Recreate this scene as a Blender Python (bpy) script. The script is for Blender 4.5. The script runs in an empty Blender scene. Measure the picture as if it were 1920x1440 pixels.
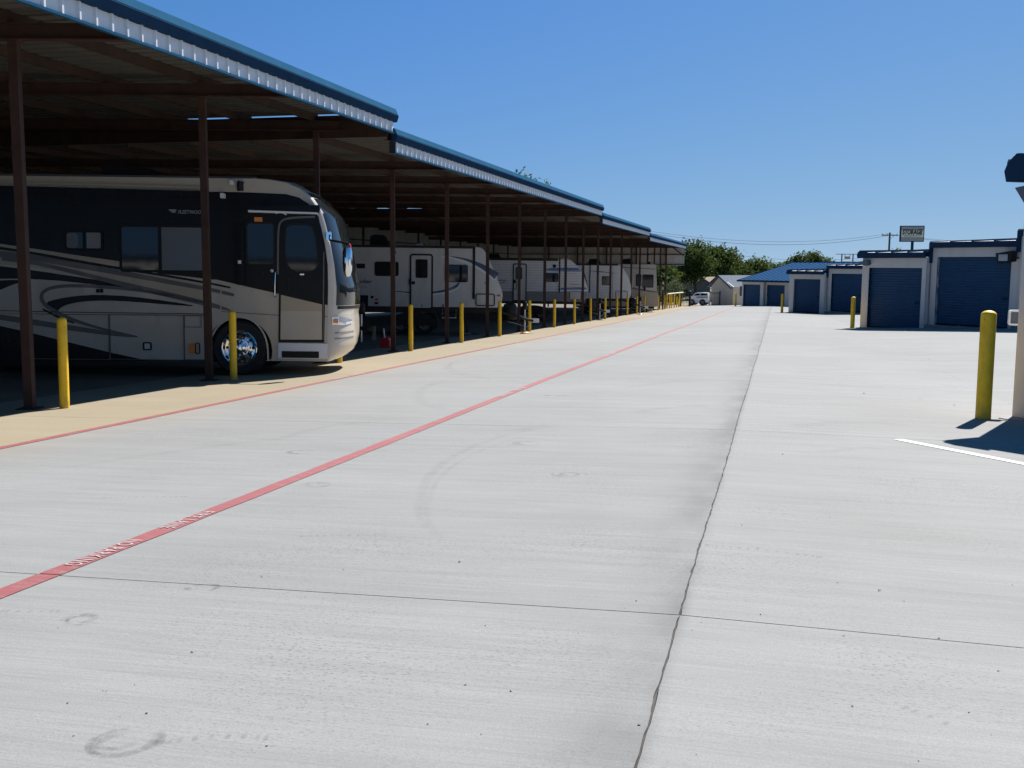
import bpy, bmesh, math, random
from mathutils import Vector, Matrix
random.seed(7)
scene = bpy.context.scene
COL = scene.collection
# ------------------------------------------------------------------ camera
F, PITCH, YAW, ROLL = 1933.08, .1128, .2494, .0077      # focal length in photo pixels (1920 wide), angles in radians
K = 1.08
HC = 1.3076 * K
def _axes():
    p, y, r = PITCH, YAW, ROLL
    f = Vector((-math.sin(y)*math.cos(p), math.cos(y)*math.cos(p), -math.sin(p)))
    a = Vector((math.cos(y), math.sin(y), 0)); u = a.cross(f)
    return f, a*math.cos(r)+u*math.sin(r), u*math.cos(r)-a*math.sin(r)
CF, CR, CU = _axes()
cam = bpy.data.objects.new('camera', bpy.data.cameras.new('camera'))
COL.objects.link(cam)
cam.matrix_world = Matrix(((CR.x, CU.x, -CF.x, 0), (CR.y, CU.y, -CF.y, 0), (CR.z, CU.z, -CF.z, HC), (0, 0, 0, 1)))
cam.data.sensor_width = 36; cam.data.lens = 36*F/1920
cam.data.clip_end = 6000; cam.data.clip_start = .05
scene.camera = cam
# ------------------------------------------------------------------ light
SUN_AZ, SUN_EL = math.radians(19.8), math.radians(47.6)    # azimuth from +Y towards +X
w = bpy.data.worlds.new('World'); scene.world = w; w.use_nodes = True
nt = w.node_tree; bg = nt.nodes['Background']
sky = nt.nodes.new('ShaderNodeTexSky'); sky.sky_type = 'NISHITA'; sky.sun_disc = False
sky.sun_elevation = SUN_EL; sky.sun_rotation = SUN_AZ
sky.air_density = 1.0; sky.dust_density = .2; sky.ozone_density = 3.0; sky.altitude = 200
# keep the band at the horizon blue, and give the clear sky its photographic colour
tc = nt.nodes.new('ShaderNodeTexCoord'); mp = nt.nodes.new('ShaderNodeMapping'); mp.inputs['Location'].default_value = (0, 0, .12)
nm = nt.nodes.new('ShaderNodeVectorMath'); nm.operation = 'NORMALIZE'
nt.links.new(tc.outputs['Generated'], mp.inputs[0]); nt.links.new(mp.outputs[0], nm.inputs[0]); nt.links.new(nm.outputs[0], sky.inputs[0])
sp = nt.nodes.new('ShaderNodeSeparateColor'); cb = nt.nodes.new('ShaderNodeCombineColor'); nt.links.new(sky.outputs[0], sp.inputs[0])
for ci, (gain, gam) in enumerate(((1.10, 1.53), (.735, .92), (.735, .15))):
    m1 = nt.nodes.new('ShaderNodeMath'); m1.operation = 'MULTIPLY'; m1.inputs[1].default_value = .1; nt.links.new(sp.outputs[ci], m1.inputs[0])
    m2 = nt.nodes.new('ShaderNodeMath'); m2.operation = 'POWER'; m2.inputs[1].default_value = gam; nt.links.new(m1.outputs[0], m2.inputs[0])
    m3 = nt.nodes.new('ShaderNodeMath'); m3.operation = 'MULTIPLY'; m3.inputs[1].default_value = gain*10; nt.links.new(m2.outputs[0], m3.inputs[0])
    if ci == 2:      # overhead the blue falls off with the sky itself
        m4 = nt.nodes.new('ShaderNodeMath'); m4.operation = 'MULTIPLY'; m4.inputs[1].default_value = 1.09; nt.links.new(sp.outputs[ci], m4.inputs[0])
        m5 = nt.nodes.new('ShaderNodeMath'); m5.operation = 'MINIMUM'; nt.links.new(m3.outputs[0], m5.inputs[0]); nt.links.new(m4.outputs[0], m5.inputs[1]); m3 = m5
    nt.links.new(m3.outputs[0], cb.inputs[ci])
nt.links.new(cb.outputs[0], bg.inputs[0]); bg.inputs[1].default_value = .055
sd = bpy.data.lights.new('sun', 'SUN'); sd.energy = 5.0; sd.angle = math.radians(.53); sd.color = (1, .955, .9)
so = bpy.data.objects.new('sun', sd); COL.objects.link(so)
sv = Vector((math.sin(SUN_AZ)*math.cos(SUN_EL), math.cos(SUN_AZ)*math.cos(SUN_EL), math.sin(SUN_EL)))
so.rotation_euler = sv.to_track_quat('Z', 'Y').to_euler(); so.location = (20, 20, 40)
scene.view_settings.view_transform = 'Standard'; scene.view_settings.look = 'None'
scene.view_settings.exposure = 0.86; scene.view_settings.gamma = 1.0
scene.view_settings.use_curve_mapping = False
# ------------------------------------------------------------------ photo geometry helpers
GS, AL, AR = .02, -.027, -.007
XJ, XF, XR = -.3282*K, -9.6*K, 3.0
YCL = 109.8
def zg(x, y):
    return (-GS*min(y, YCL) + AL*max(0, XJ-max(x, XF)) + AR*(max(XJ, min(x, XR))-XJ)
            + .045*max(0, min(x, 14)-XR))
def ray(px, py):
    return CF + CR*((px-960)/F) + CU*((720-py)/F)
def gp(px, py):
    d = ray(px, py); lo, hi = .5, 400
    for _ in range(60):
        m = (lo+hi)/2
        if HC+m*d.z > zg(m*d.x, m*d.y): lo = m
        else: hi = m
    return Vector((m*d.x, m*d.y, HC+m*d.z))
def vpl(px, py, o, ang):
    d = ray(px, py); c, s = math.cos(ang), math.sin(ang)
    t = (-s*o[0]+c*o[1])/(-s*d.x+c*d.y)
    return ((t*d.x-o[0])*c+(t*d.y-o[1])*s, HC+t*d.z)
def at(px, py, Z):
    d = ray(px, py); return Vector((0, 0, HC)) + d*Z
# ------------------------------------------------------------------ materials
MATS = {}
def new_mat(name):
    m = bpy.data.materials.new(name); m.use_nodes = True
    t = m.node_tree; b = t.nodes['Principled BSDF']
    MATS[name] = m
    return m, t, b
def noise(t, scale, detail=3, vec=None, rough=.55):
    n = t.nodes.new('ShaderNodeTexNoise'); n.inputs['Scale'].default_value = scale
    n.inputs['Detail'].default_value = detail; n.inputs['Roughness'].default_value = rough
    if vec is not None: t.links.new(vec, n.inputs['Vector'])
    return n.outputs['Fac']
def ramp(t, fac, p0, p1, v0=0., v1=1.):
    r = t.nodes.new('ShaderNodeMapRange'); r.inputs[1].default_value = p0; r.inputs[2].default_value = p1
    r.inputs[3].default_value = v0; r.inputs[4].default_value = v1
    t.links.new(fac, r.inputs[0]); return r.outputs[0]
def mathn(t, op, a, b=None):
    n = t.nodes.new('ShaderNodeMath'); n.operation = op
    for i, v in enumerate((a, b)):
        if v is None: continue
        if isinstance(v, (int, float)): n.inputs[i].default_value = v
        else: t.links.new(v, n.inputs[i])
    return n.outputs[0]
def mix(t, fac, a, b, mode='MIX'):
    n = t.nodes.new('ShaderNodeMix'); n.data_type = 'RGBA'; n.blend_type = mode
    if isinstance(fac, (int, float)): n.inputs[0].default_value = fac
    else: t.links.new(fac, n.inputs[0])
    for i, v in ((6, a), (7, b)):
        if isinstance(v, tuple): n.inputs[i].default_value = (*v[:3], 1)
        else: t.links.new(v, n.inputs[i])
    return n.outputs[2]
def pos(t, scale=(1, 1, 1), obj=False):
    if obj:
        g = t.nodes.new('ShaderNodeTexCoord').outputs['Object']
    else:
        g = t.nodes.new('ShaderNodeNewGeometry').outputs['Position']
    mp = t.nodes.new('ShaderNodeMapping'); mp.inputs['Scale'].default_value = scale
    t.links.new(g, mp.inputs['Vector']); return mp.outputs[0]
def bump(t, b, h, strength=.3, dist=.01):
    n = t.nodes.new('ShaderNodeBump'); n.inputs['Strength'].default_value = strength
    n.inputs['Distance'].default_value = dist
    t.links.new(h, n.inputs['Height']); t.links.new(n.outputs[0], b.inputs['Normal'])
def simple(name, col, rough=.5, metal=0., var=.12, scale=3., dirt=None, bmp=0., coat=0., spec=.5, dscale=(1.5, 1.5, .35)):
    m, t, b = new_mat(name)
    v = pos(t, obj=True)
    n = noise(t, scale, 4, v)
    dark = tuple(c*(1-var) for c in col); lite = tuple(min(1, c*(1+var)) for c in col)
    c = mix(t, ramp(t, n, .3, .7), dark, lite)
    if dirt:
        n2 = noise(t, 1.7, 6, pos(t, dscale, True), .65)
        c = mix(t, ramp(t, n2, .5, .78, 0, .6), c, dirt)
    t.links.new(c, b.inputs['Base Color'])
    b.inputs['Roughness'].default_value = rough; b.inputs['Metallic'].default_value = metal
    b.inputs['Coat Weight'].default_value = coat; b.inputs['Specular IOR Level'].default_value = spec
    if rough > .12:
        t.links.new(ramp(t, n, .2, .8, max(.02, rough-.08), min(1, rough+.1)), b.inputs['Roughness'])
    if bmp: bump(t, b, noise(t, scale*14, 4, v), .3, bmp)
    return m
def concrete(name, base, warm, dark, streak=.5, stain=1.0):
    m, t, b = new_mat(name)
    p = pos(t)
    big = noise(t, .22, 5, p, .6)
    med = noise(t, 1.3, 5, p, .6)
    st = noise(t, 1.0, 6, pos(t, (.55, 9, 1)), .65)      # broom finish runs across the lane
    st2 = noise(t, 1.0, 5, pos(t, (1.6, 60, 1)), .6)
    c = mix(t, ramp(t, big, .35, .68), base, warm)
    c = mix(t, ramp(t, st, .42, .72, 0, .62*streak), c, dark)
    c = mix(t, ramp(t, st2, .42, .70, 0, .75*streak), c, dark)
    c = mix(t, ramp(t, med, .48, .8, 0, .42), c, tuple(x*.72 for x in base))
    st3 = noise(t, 1.0, 5, pos(t, (.22, 1.5, 1)), .7)
    c = mix(t, ramp(t, st3, .5, .78, 0, .55*streak), c, tuple(x*.62 for x in warm))
    c = mix(t, ramp(t, noise(t, 1.0, 4, pos(t, (.3, 2.3, 1)), .6), .52, .72, 0, .45*streak), c, tuple(min(1, x*1.16) for x in base))
    fine = noise(t, 130, 3, p, .7)
    c = mix(t, ramp(t, fine, .35, .66, .50, 0.), c, dark)
    # pores and worn specks come in patches
    vor = t.nodes.new('ShaderNodeTexVoronoi'); vor.inputs['Scale'].default_value = 80
    t.links.new(pos(t, (.4, 1, 1)), vor.inputs['Vector'])
    pit = mathn(t, 'MULTIPLY', ramp(t, vor.outputs['Distance'], .08, .34, 1, 0), ramp(t, noise(t, .7, 5, p), .42, .64))
    c = mix(t, mathn(t, 'MULTIPLY', pit, .72), c, (.065, .062, .058))
    # grime gathered along the long joint: only on the low side
    sx = t.nodes.new('ShaderNodeSeparateXYZ'); t.links.new(p, sx.inputs[0])
    dj = ramp(t, sx.outputs[0], XJ-.55, XJ, 0, 1)
    dj = mathn(t, 'MULTIPLY', dj, ramp(t, sx.outputs[0], XJ, XJ+.06, 1, 0))
    dj = mathn(t, 'MULTIPLY', mathn(t, 'POWER', dj, 1.8), ramp(t, noise(t, 2.2, 5, pos(t, (1.4, .55, 1))), .28, .66))
    c = mix(t, mathn(t, 'MULTIPLY', dj, .48*stain), c, (.075, .072, .07))
    # tan rust wash near the apron
    tn = mathn(t, 'MULTIPLY', ramp(t, sx.outputs[0], -6.2, -7.4, 0, 1), ramp(t, noise(t, .6, 4, p), .3, .7, .2, 1))
    c = mix(t, mathn(t, 'MULTIPLY', tn, .55), c, (.29, .235, .15))
    oi = t.nodes.new('ShaderNodeObjectInfo')     # each pour has its own tone
    c = mix(t, 1.0, c, mix(t, oi.outputs['Random'], (.965, .97, .985), (1.03, 1.03, 1.035)), 'MULTIPLY')
    t.links.new(c, b.inputs['Base Color'])
    b.inputs['Roughness'].default_value = .88; b.inputs['Specular IOR Level'].default_value = .25
    hsum = mathn(t, 'ADD', mathn(t, 'MULTIPLY', st2, .7), mathn(t, 'MULTIPLY', fine, .5))
    bump(t, b, hsum, .35, .004)
    return m
concrete('concrete', (.308, .314, .310), (.266, .267, .255), (.172, .173, .168))
concrete('apron', (.325, .292, .220), (.285, .245, .175), (.195, .165, .115), .5)
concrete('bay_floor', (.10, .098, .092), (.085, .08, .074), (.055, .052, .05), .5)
simple('joint_filler', (.06, .056, .052), .95, var=.5, scale=9)
simple('yellow_paint', (.86, .54, .025), .5, var=.1, scale=5, dirt=(.42, .27, .05), bmp=.002, spec=.3, dscale=(6, 6, 2))
m = MATS['yellow_paint']; t = m.node_tree; b = t.nodes['Principled BSDF']     # chips, scrapes and road grime near the foot
src = b.inputs['Base Color'].links[0].from_socket; po = pos(t, obj=True)
oi = t.nodes.new('ShaderNodeObjectInfo'); vm = t.nodes.new('ShaderNodeVectorMath'); vm.operation = 'ADD'
t.links.new(po, vm.inputs[0]); t.links.new(oi.outputs['Location'], vm.inputs[1])
c = mix(t, ramp(t, noise(t, 26, 5, vm.outputs[0], .7), .64, .67, 0, .8), src, (.16, .11, .05))
sz_ = t.nodes.new('ShaderNodeSeparateXYZ'); t.links.new(po, sz_.inputs[0])
gr = mathn(t, 'MULTIPLY', ramp(t, sz_.outputs[2], .0, .22, 1, 0), ramp(t, noise(t, 9, 5, vm.outputs[0]), .35, .7))
c = mix(t, mathn(t, 'MULTIPLY', gr, .7), c, (.20, .14, .07)); t.links.new(c, b.inputs['Base Color'])
simple('brown_steel', (.060, .034, .027), .65, var=.25, dirt=(.085, .042, .025), spec=.15)
simple('purlin_steel', (.056, .034, .023), .6, var=.2, dirt=(.07, .04, .024), spec=.25)
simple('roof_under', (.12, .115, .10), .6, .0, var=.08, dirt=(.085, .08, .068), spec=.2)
simple('fascia_white', (.66, .68, .70), .45, var=.05, dirt=(.5, .5, .5))
simple('trim_blue', (.026, .090, .165), .75, var=.08, dirt=(.03, .08, .135), spec=.0)
simple('trim_navy', (.018, .045, .090), .7, var=.1, dirt=(.022, .046, .08), spec=.0)
simple('trim_dark', (.02, .022, .028), .5)
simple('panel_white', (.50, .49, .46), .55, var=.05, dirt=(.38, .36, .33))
simple('panel_white_shaded', (.26, .255, .24), .6, var=.08, dirt=(.19, .18, .165))  # white panel darkened for the back wall: carport shade put into the colour
def wall_mat(name, col, dirtc):
    m, t, b = new_mat(name)
    p = pos(t); n = noise(t, .9, 5, p)
    c = mix(t, ramp(t, n, .3, .7), tuple(x*.93 for x in col), col)
    drip = noise(t, 1.0, 5, pos(t, (5, 5, .3)))
    c = mix(t, ramp(t, drip, .52, .8, 0, .4), c, dirtc)
    t.links.new(c, b.inputs['Base Color']); b.inputs['Roughness'].default_value = .8
    bump(t, b, noise(t, 70, 3, p), .3, .003)
    return m
wall_mat('stucco', (.66, .63, .60), (.47, .44, .40))
wall_mat('tan_wall', (.52, .45, .37), (.38, .33, .27))
wall_mat('grey_wall', (.22, .22, .22), (.15, .15, .15))
simple('door_blue', (.017, .066, .145), .5, var=.1, dirt=(.022, .062, .12), spec=.3)
simple('roof_blue', (.036, .095, .20), .8, var=.06, dirt=(.035, .085, .17), spec=.0)
simple('roof_metal', (.55, .56, .56), .4, .0, var=.05)
simple('roof_grey', (.13, .16, .20), .85, .0, var=.15, dirt=(.10, .12, .14), spec=.08)
simple('roof_tan', (.25, .215, .17), .85, var=.1, spec=.08)
simple('bollard_dark', (.05, .04, .035), .7)
# vehicles
simple('rv_beige', (.50, .43, .335), .3, var=.03, coat=.12, dirt=(.44, .38, .29))
simple('rv_tan', (.42, .335, .225), .3, var=.03, coat=.12)
simple('rv_black', (.009, .009, .009), .22, var=.1, coat=.0, spec=.16)
simple('rv_grey', (.115, .10, .085), .35, var=.05, coat=.1)
simple('rv_silver', (.52, .47, .395), .22, var=.03, coat=.35)
simple('rv_white', (.60, .585, .555), .4, var=.04, dirt=(.42, .40, .36), coat=.05)
simple('rv_navy', (.03, .045, .11), .3, var=.05, coat=.3)
simple('rv_blue', (.05, .14, .36), .3, var=.05, coat=.3)
simple('rv_lower_grey', (.24, .235, .23), .45, var=.05, dirt=(.18, .17, .16))
simple('rv_skirt_dark', (.045, .040, .036), .8, var=.1, spec=.08)
simple('black_rubber', (.018, .018, .018), .75, var=.15, bmp=.002)
simple('black_plastic', (.018, .018, .018), .6, var=.1, spec=.2)
simple('chrome', (.85, .86, .88), .08, 1., var=.02)
simple('steel', (.5, .5, .5), .35, .9, var=.1)
simple('white_plastic', (.75, .75, .74), .4, var=.04)
simple('amber', (.75, .22, .02), .25, var=.05)
simple('red_plastic', (.55, .03, .03), .4, var=.05)
simple('orange_plastic', (.85, .32, .03), .45, var=.05)
simple('blinds', (.15, .17, .185), .5, var=.04)
simple('curtain', (.22, .35, .50), .6, var=.1)
simple('lettering_grey', (.33, .33, .33), .4, var=.02)
simple('lettering_dark', (.07, .06, .065), .4, var=.02)
simple('wood_pole', (.10, .075, .055), .85, var=.25, bmp=.004)
simple('wire', (.03, .03, .035), .6)
simple('sign_face', (.85, .80, .60), .45, var=.03, dirt=(.5, .48, .38))
simple('sign_grey', (.40, .40, .38), .45, var=.03)
simple('truck_white', (.75, .75, .74), .3, var=.03, coat=.4)
simple('bird_white', (.8, .8, .78), .5)
simple('debris', (.09, .075, .06), .9, var=.4)
m, t, b = new_mat('glass_dark')
b.inputs['Base Color'].default_value = (.012, .015, .017, 1); b.inputs['Roughness'].default_value = .04
b.inputs['Specular IOR Level'].default_value = .4
bump(t, b, noise(t, 1.2, 2, pos(t, obj=True)), .04, .02)
m, t, b = new_mat('lamp_lens')
b.inputs['Base Color'].default_value = (.8, .82, .85, 1); b.inputs['Roughness'].default_value = .1
b.inputs['Metallic'].default_value = .6; b.inputs['Coat Weight'].default_value = 1
m, t, b = new_mat('siding_white')     # horizontal ribbed aluminium
p = pos(t, obj=True); sx = t.nodes.new('ShaderNodeSeparateXYZ'); t.links.new(p, sx.inputs[0])
wv = mathn(t, 'FRACT', mathn(t, 'MULTIPLY', sx.outputs[2], 7.5))
c = mix(t, ramp(t, noise(t, 2.5, 4, p), .3, .7), (.66, .66, .655), (.74, .74, .735))
c = mix(t, ramp(t, wv, .80, .9, 0, .55), c, (.30, .30, .31))
t.links.new(c, b.inputs['Base Color']); b.inputs['Roughness'].default_value = .38
bump(t, b, wv, .5, .02)
def paint(name, col, wear):
    m, t, b = new_mat(name)
    p = pos(t)
    n = noise(t, 5, 6, pos(t, (1, 4, 1)), .7); big = noise(t, .7, 3, p)
    c = mix(t, ramp(t, big, .3, .7), tuple(x*.92 for x in col), tuple(min(1, x*1.08) for x in col))
    k = mathn(t, 'ADD', mathn(t, 'MULTIPLY', n, .7), mathn(t, 'MULTIPLY', noise(t, 90, 3, p), .3))
    c = mix(t, ramp(t, k, .52, .66, 0, wear), c, (.235, .228, .22))
    t.links.new(c, b.inputs['Base Color']); b.inputs['Roughness'].default_value = .7
    bump(t, b, noise(t, 110, 3, p), .3, .003)
paint('red_paint', (.27, .075, .080), .6)
paint('white_paint', (.60, .60, .60), .5)
paint('stencil_white', (.42, .37, .37), .35)
def mark_mat(name, col, amt, sc, th=(.42, .62)):
    m, t, b = new_mat(name)
    p = pos(t, sc)
    n = noise(t, 3, 6, p, .7)
    n = mathn(t, 'MULTIPLY', ramp(t, n, th[0], th[1], 0, 1), amt)
    # fade at the ribbon's own edges (u across, stored in the UV map)
    uv = t.nodes.new('ShaderNodeUVMap'); s = t.nodes.new('ShaderNodeSeparateXYZ'); t.links.new(uv.outputs[0], s.inputs[0])
    e = mathn(t, 'SUBTRACT', 1.0, mathn(t, 'POWER', mathn(t, 'ABSOLUTE', mathn(t, 'SUBTRACT', mathn(t, 'MULTIPLY', s.outputs[0], 2.), 1.)), 2.5))
    e2 = mathn(t, 'SUBTRACT', 1.0, mathn(t, 'POWER', mathn(t, 'ABSOLUTE', mathn(t, 'SUBTRACT', mathn(t, 'MULTIPLY', s.outputs[1], 2.), 1.)), 3.))
    n = mathn(t, 'MULTIPLY', n, mathn(t, 'MULTIPLY', e, e2))
    tr = t.nodes.new('ShaderNodeBsdfTransparent'); mx = t.nodes.new('ShaderNodeMixShader')
    b.inputs['Base Color'].default_value = (*col, 1); b.inputs['Roughness'].default_value = .9
    t.links.new(n, mx.inputs[0]); t.links.new(tr.outputs[0], mx.inputs[1]); t.links.new(b.outputs[0], mx.inputs[2])
    t.links.new(mx.outputs[0], t.nodes['Material Output'].inputs[0])
mark_mat('rubber_mark', (.06, .06, .06), .105, (1.5, 3, 1), (.38, .72))
mark_mat('scuff_mark', (.095, .098, .105), .30, (7, 7, 1), (.36, .66))
mark_mat('tread_mark', (.10, .10, .10), .15, (3, 3, 1), (.3, .55))
def leaf(name, col, col2):
    m, t, b = new_mat(name)
    oi = t.nodes.new('ShaderNodeNewGeometry')
    n = noise(t, .5, 3, pos(t))
    c = mix(t, oi.outputs['Random Per Island'], col, col2)
    c = mix(t, ramp(t, n, .3, .7, 0, .5), c, tuple(x*.6 for x in col))
    t.links.new(c, b.inputs['Base Color']); b.inputs['Roughness'].default_value = .75
    b.inputs['Specular IOR Level'].default_value = .1
    tl = t.nodes.new('ShaderNodeBsdfTranslucent'); t.links.new(mix(t, .5, c, (.12, .16, .03)), tl.inputs[0])
    mx = t.nodes.new('ShaderNodeMixShader'); mx.inputs[0].default_value = .28
    t.links.new(b.outputs[0], mx.inputs[1]); t.links.new(tl.outputs[0], mx.inputs[2])
    t.links.new(mx.outputs[0], t.nodes['Material Output'].inputs[0])
leaf('leaf_dark', (.035, .065, .02), (.075, .115, .035))
leaf('leaf_mid', (.055, .095, .025), (.10, .15, .04))
leaf('leaf_light', (.085, .14, .03), (.13, .19, .05))
leaf('leaf_grey', (.11, .125, .08), (.17, .19, .12))
simple('bark', (.09, .07, .055), .9, var=.25)
m, t, b = new_mat('terrain')
p = pos(t); n = noise(t, .05, 5, p)
c = mix(t, ramp(t, n, .35, .65), (.10, .115, .045), (.20, .17, .10)); c = mix(t, ramp(t, noise(t, 2, 5, p), .4, .7, 0, .5), c, (.07, .08, .035))
t.links.new(c, b.inputs['Base Color']); b.inputs['Roughness'].default_value = .95
# ------------------------------------------------------------------ mesh builder
class MB:
    def __init__(s): s.v, s.f, s.uv = [], [], None
    def quad(s, *p):
        n = len(s.v); s.v += [tuple(q) for q in p]; s.f.append(tuple(range(n, n+len(p)))); return s
    def box(s, x0, x1, y0, y1, z0, z1, M=None):
        n = len(s.v)
        P = [Vector((x, y, z)) for z in (z0, z1) for x, y in ((x0, y0), (x1, y0), (x1, y1), (x0, y1))]
        if M is not None: P = [M @ q for q in P]
        s.v += [tuple(q) for q in P]
        s.f += [tuple(n+i for i in q) for q in ((3, 2, 1, 0), (4, 5, 6, 7), (0, 1, 5, 4), (1, 2, 6, 5), (2, 3, 7, 6), (3, 0, 4, 7))]
        return s
    def prism(s, pts, a, b, fn):
        """pts: 2-D outline; fn(p, depth) -> 3-D; between depths a (front) and b"""
        n = len(s.v); k = len(pts)
        s.v += [tuple(fn(p, a)) for p in pts] + [tuple(fn(p, b)) for p in pts]
        s.f.append(tuple(range(n, n+k))); s.f.append(tuple(range(n+2*k-1, n+k-1, -1)))
        for i in range(k): j = (i+1) % k; s.f.append((n+i, n+k+i, n+k+j, n+j))
        return s
    def ring(s, outer, inner, a, b, fn):
        n = len(s.v); k = len(outer)
        for d in (a, b):
            s.v += [tuple(fn(p, d)) for p in outer] + [tuple(fn(p, d)) for p in inner]
        for i in range(k):
            j = (i+1) % k
            s.f += [(n+i, n+j, n+k+j, n+k+i), (n+2*k+j, n+2*k+i, n+3*k+i, n+3*k+j), (n+j, n+i, n+2*k+i, n+2*k+j), (n+k+i, n+k+j, n+3*k+j, n+3*k+i)]
        return s
    def tube(s, path, r, seg=8, cap=True):
        path = [Vector(p) for p in path]; n0 = len(s.v)
        rs = r if isinstance(r, (list, tuple)) else [r]*len(path)
        up = None
        for i, p in enumerate(path):
            d = (path[min(i+1, len(path)-1)]-path[max(i-1, 0)]).normalized()
            a = d.cross(Vector((0, 0, 1)) if abs(d.z) < .95 else Vector((1, 0, 0))).normalized() if up is None else (up-d*up.dot(d)).normalized()
            up = a; c = d.cross(a)
            for q in range(seg):
                th = 2*math.pi*q/seg; s.v.append(tuple(p+(a*math.cos(th)+c*math.sin(th))*rs[i]))
        for i in range(len(path)-1):
            for q in range(seg):
                e = (q+1) % seg; s.f.append((n0+i*seg+q, n0+i*seg+e, n0+(i+1)*seg+e, n0+(i+1)*seg+q))
        if cap:
            s.f.append(tuple(n0+q for q in range(seg-1, -1, -1))); L = n0+(len(path)-1)*seg
            s.f.append(tuple(L+q for q in range(seg)))
        return s
    def lathe(s, prof, seg=24, fn=None, cap=True):
        """prof: (r, h); fn maps (x, y, h) to 3-D"""
        fn = fn or (lambda x, y, h: (x, y, h)); n0 = len(s.v)
        for r, h in prof:
            for q in range(seg):
                th = 2*math.pi*q/seg; s.v.append(tuple(fn(r*math.cos(th), r*math.sin(th), h)))
        for i in range(len(prof)-1):
            for q in range(seg):
                e = (q+1) % seg; s.f.append((n0+i*seg+q, n0+i*seg+e, n0+(i+1)*seg+e, n0+(i+1)*seg+q))
        L = n0+(len(prof)-1)*seg
        if cap: s.f.append(tuple(n0+q for q in range(seg-1, -1, -1)))
        s.f.append(tuple(L+q for q in range(seg)))
        return s
    def mesh(s, name, mat, smooth=False, fix=True):
        me = bpy.data.meshes.new(name); me.from_pydata(s.v, [], s.f)
        if mat: me.materials.append(MATS[mat])
        if fix:
            bm = bmesh.new(); bm.from_mesh(me); bmesh.ops.recalc_face_normals(bm, faces=bm.faces); bm.to_mesh(me); bm.free()
        if smooth:
            for p in me.polygons: p.use_smooth = True
            me.set_sharp_from_angle(angle=math.radians(smooth if smooth is not True else 40))
        me.update(); return me
    def build(s, name, mat, parent=None, smooth=False, fix=True):
        return put(name, s.mesh(name, mat, smooth, fix), parent)
def put(name, me, parent=None, loc=None):
    o = bpy.data.objects.new(name, me); COL.objects.link(o)
    if parent: o.parent = parent
    if loc is not None: o.location = loc
    return o
def tag(o, label=None, cat=None, group=None, kind=None):
    for k_, v in (('label', label), ('category', cat), ('group', group), ('kind', kind)):
        if v: o[k_] = v
    return o
def thing(name, label, cat, loc=(0, 0, 0), rz=0, group=None, M=None):
    o = bpy.data.objects.new(name, None); COL.objects.link(o); o.empty_display_size = .3
    if M is not None: o.matrix_world = M
    else: o.location = loc; o.rotation_euler = (0, 0, rz)
    return tag(o, label, cat, group)
def rrect(x0, x1, y0, y1, r, n=4):
    o = []
    for cx, cy, a in ((x1-r, y1-r, 0), (x0+r, y1-r, 90), (x0+r, y0+r, 180), (x1-r, y0+r, 270)):
        for i in range(n+1):
            th = math.radians(a+90*i/n); o.append((cx+r*math.cos(th), cy+r*math.sin(th)))
    return o
def smooth_pts(p, it=2, closed=False):
    for _ in range(it):
        q = [] if closed else [p[0]]
        for i in range(len(p)-(0 if closed else 1)):
            a, b_ = p[i], p[(i+1) % len(p)]
            q += [(a[0]*.75+b_[0]*.25, a[1]*.75+b_[1]*.25), (a[0]*.25+b_[0]*.75, a[1]*.25+b_[1]*.75)]
        if not closed: q.append(p[-1])
        p = q
    return p
def text_mesh(body, size, mat, shear=0, bold=0., extrude=.001, align='LEFT', spacing=1.0):
    cu = bpy.data.curves.new('text', 'FONT'); cu.body = body; cu.size = size; cu.shear = shear
    cu.offset = bold; cu.extrude = extrude; cu.align_x = align; cu.space_character = spacing; cu.resolution_u = 3
    o = bpy.data.objects.new('text', cu); COL.objects.link(o)
    dg = bpy.context.evaluated_depsgraph_get(); me = bpy.data.meshes.new_from_object(o.evaluated_get(dg))
    bpy.data.objects.remove(o); bpy.data.curves.remove(cu)
    me.materials.clear(); me.materials.append(MATS[mat]); me.name = 'lettering'
    return me
# ================================================================== ground
xs = [-3000, -800, -300, -120, -60, -40, -27, -10.4, 0, 14, 25, 40, 80, 200, 600, 3000]
ys = [-300, -60, -25, -14, 20, 60, 90, 109.8, 118, 140, 180, 260, 500, 1200, 4000]
g = MB()
def ztr(x, y):
    return zg(max(-27, min(x, 25)), max(-60, y)) - .14
for y in ys:
    for x in xs: g.v.append((x, y, ztr(x, y)))
nx = len(xs)
for j in range(len(ys)-1):
    for i in range(nx-1): g.f.append((j*nx+i, j*nx+i+1, (j+1)*nx+i+1, (j+1)*nx+i))
tag(g.build('ground', 'terrain'), kind='structure')
ROWS = [4.4+6.2*n for n in range(-3, 19)]
COLS = [-26, XF, -7.2, XJ, XR, 8.0, 14.0, 24.0]
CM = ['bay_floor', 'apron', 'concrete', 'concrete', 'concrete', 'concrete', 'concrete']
base = MB()
for j in range(len(ROWS)-1):
    for i in range(len(COLS)-1):
        x0, x1, y0, y1 = COLS[i], COLS[i+1], ROWS[j], ROWS[j+1]
        base.quad(*[(x, y, zg(x, y)-.014) for x, y in ((x0, y0), (x1, y0), (x1, y1), (x0, y1))])
pav = tag(base.build('pavement', 'joint_filler'), kind='structure')
rj = random.Random(3)
def edge_noise(y):   # spalled edge of the long joint
    return (.006*math.sin(y*.9)+.0015*math.sin(y*9.7+1)+.0012*math.sin(y*31+2)+.0008*math.sin(y*67))
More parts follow.
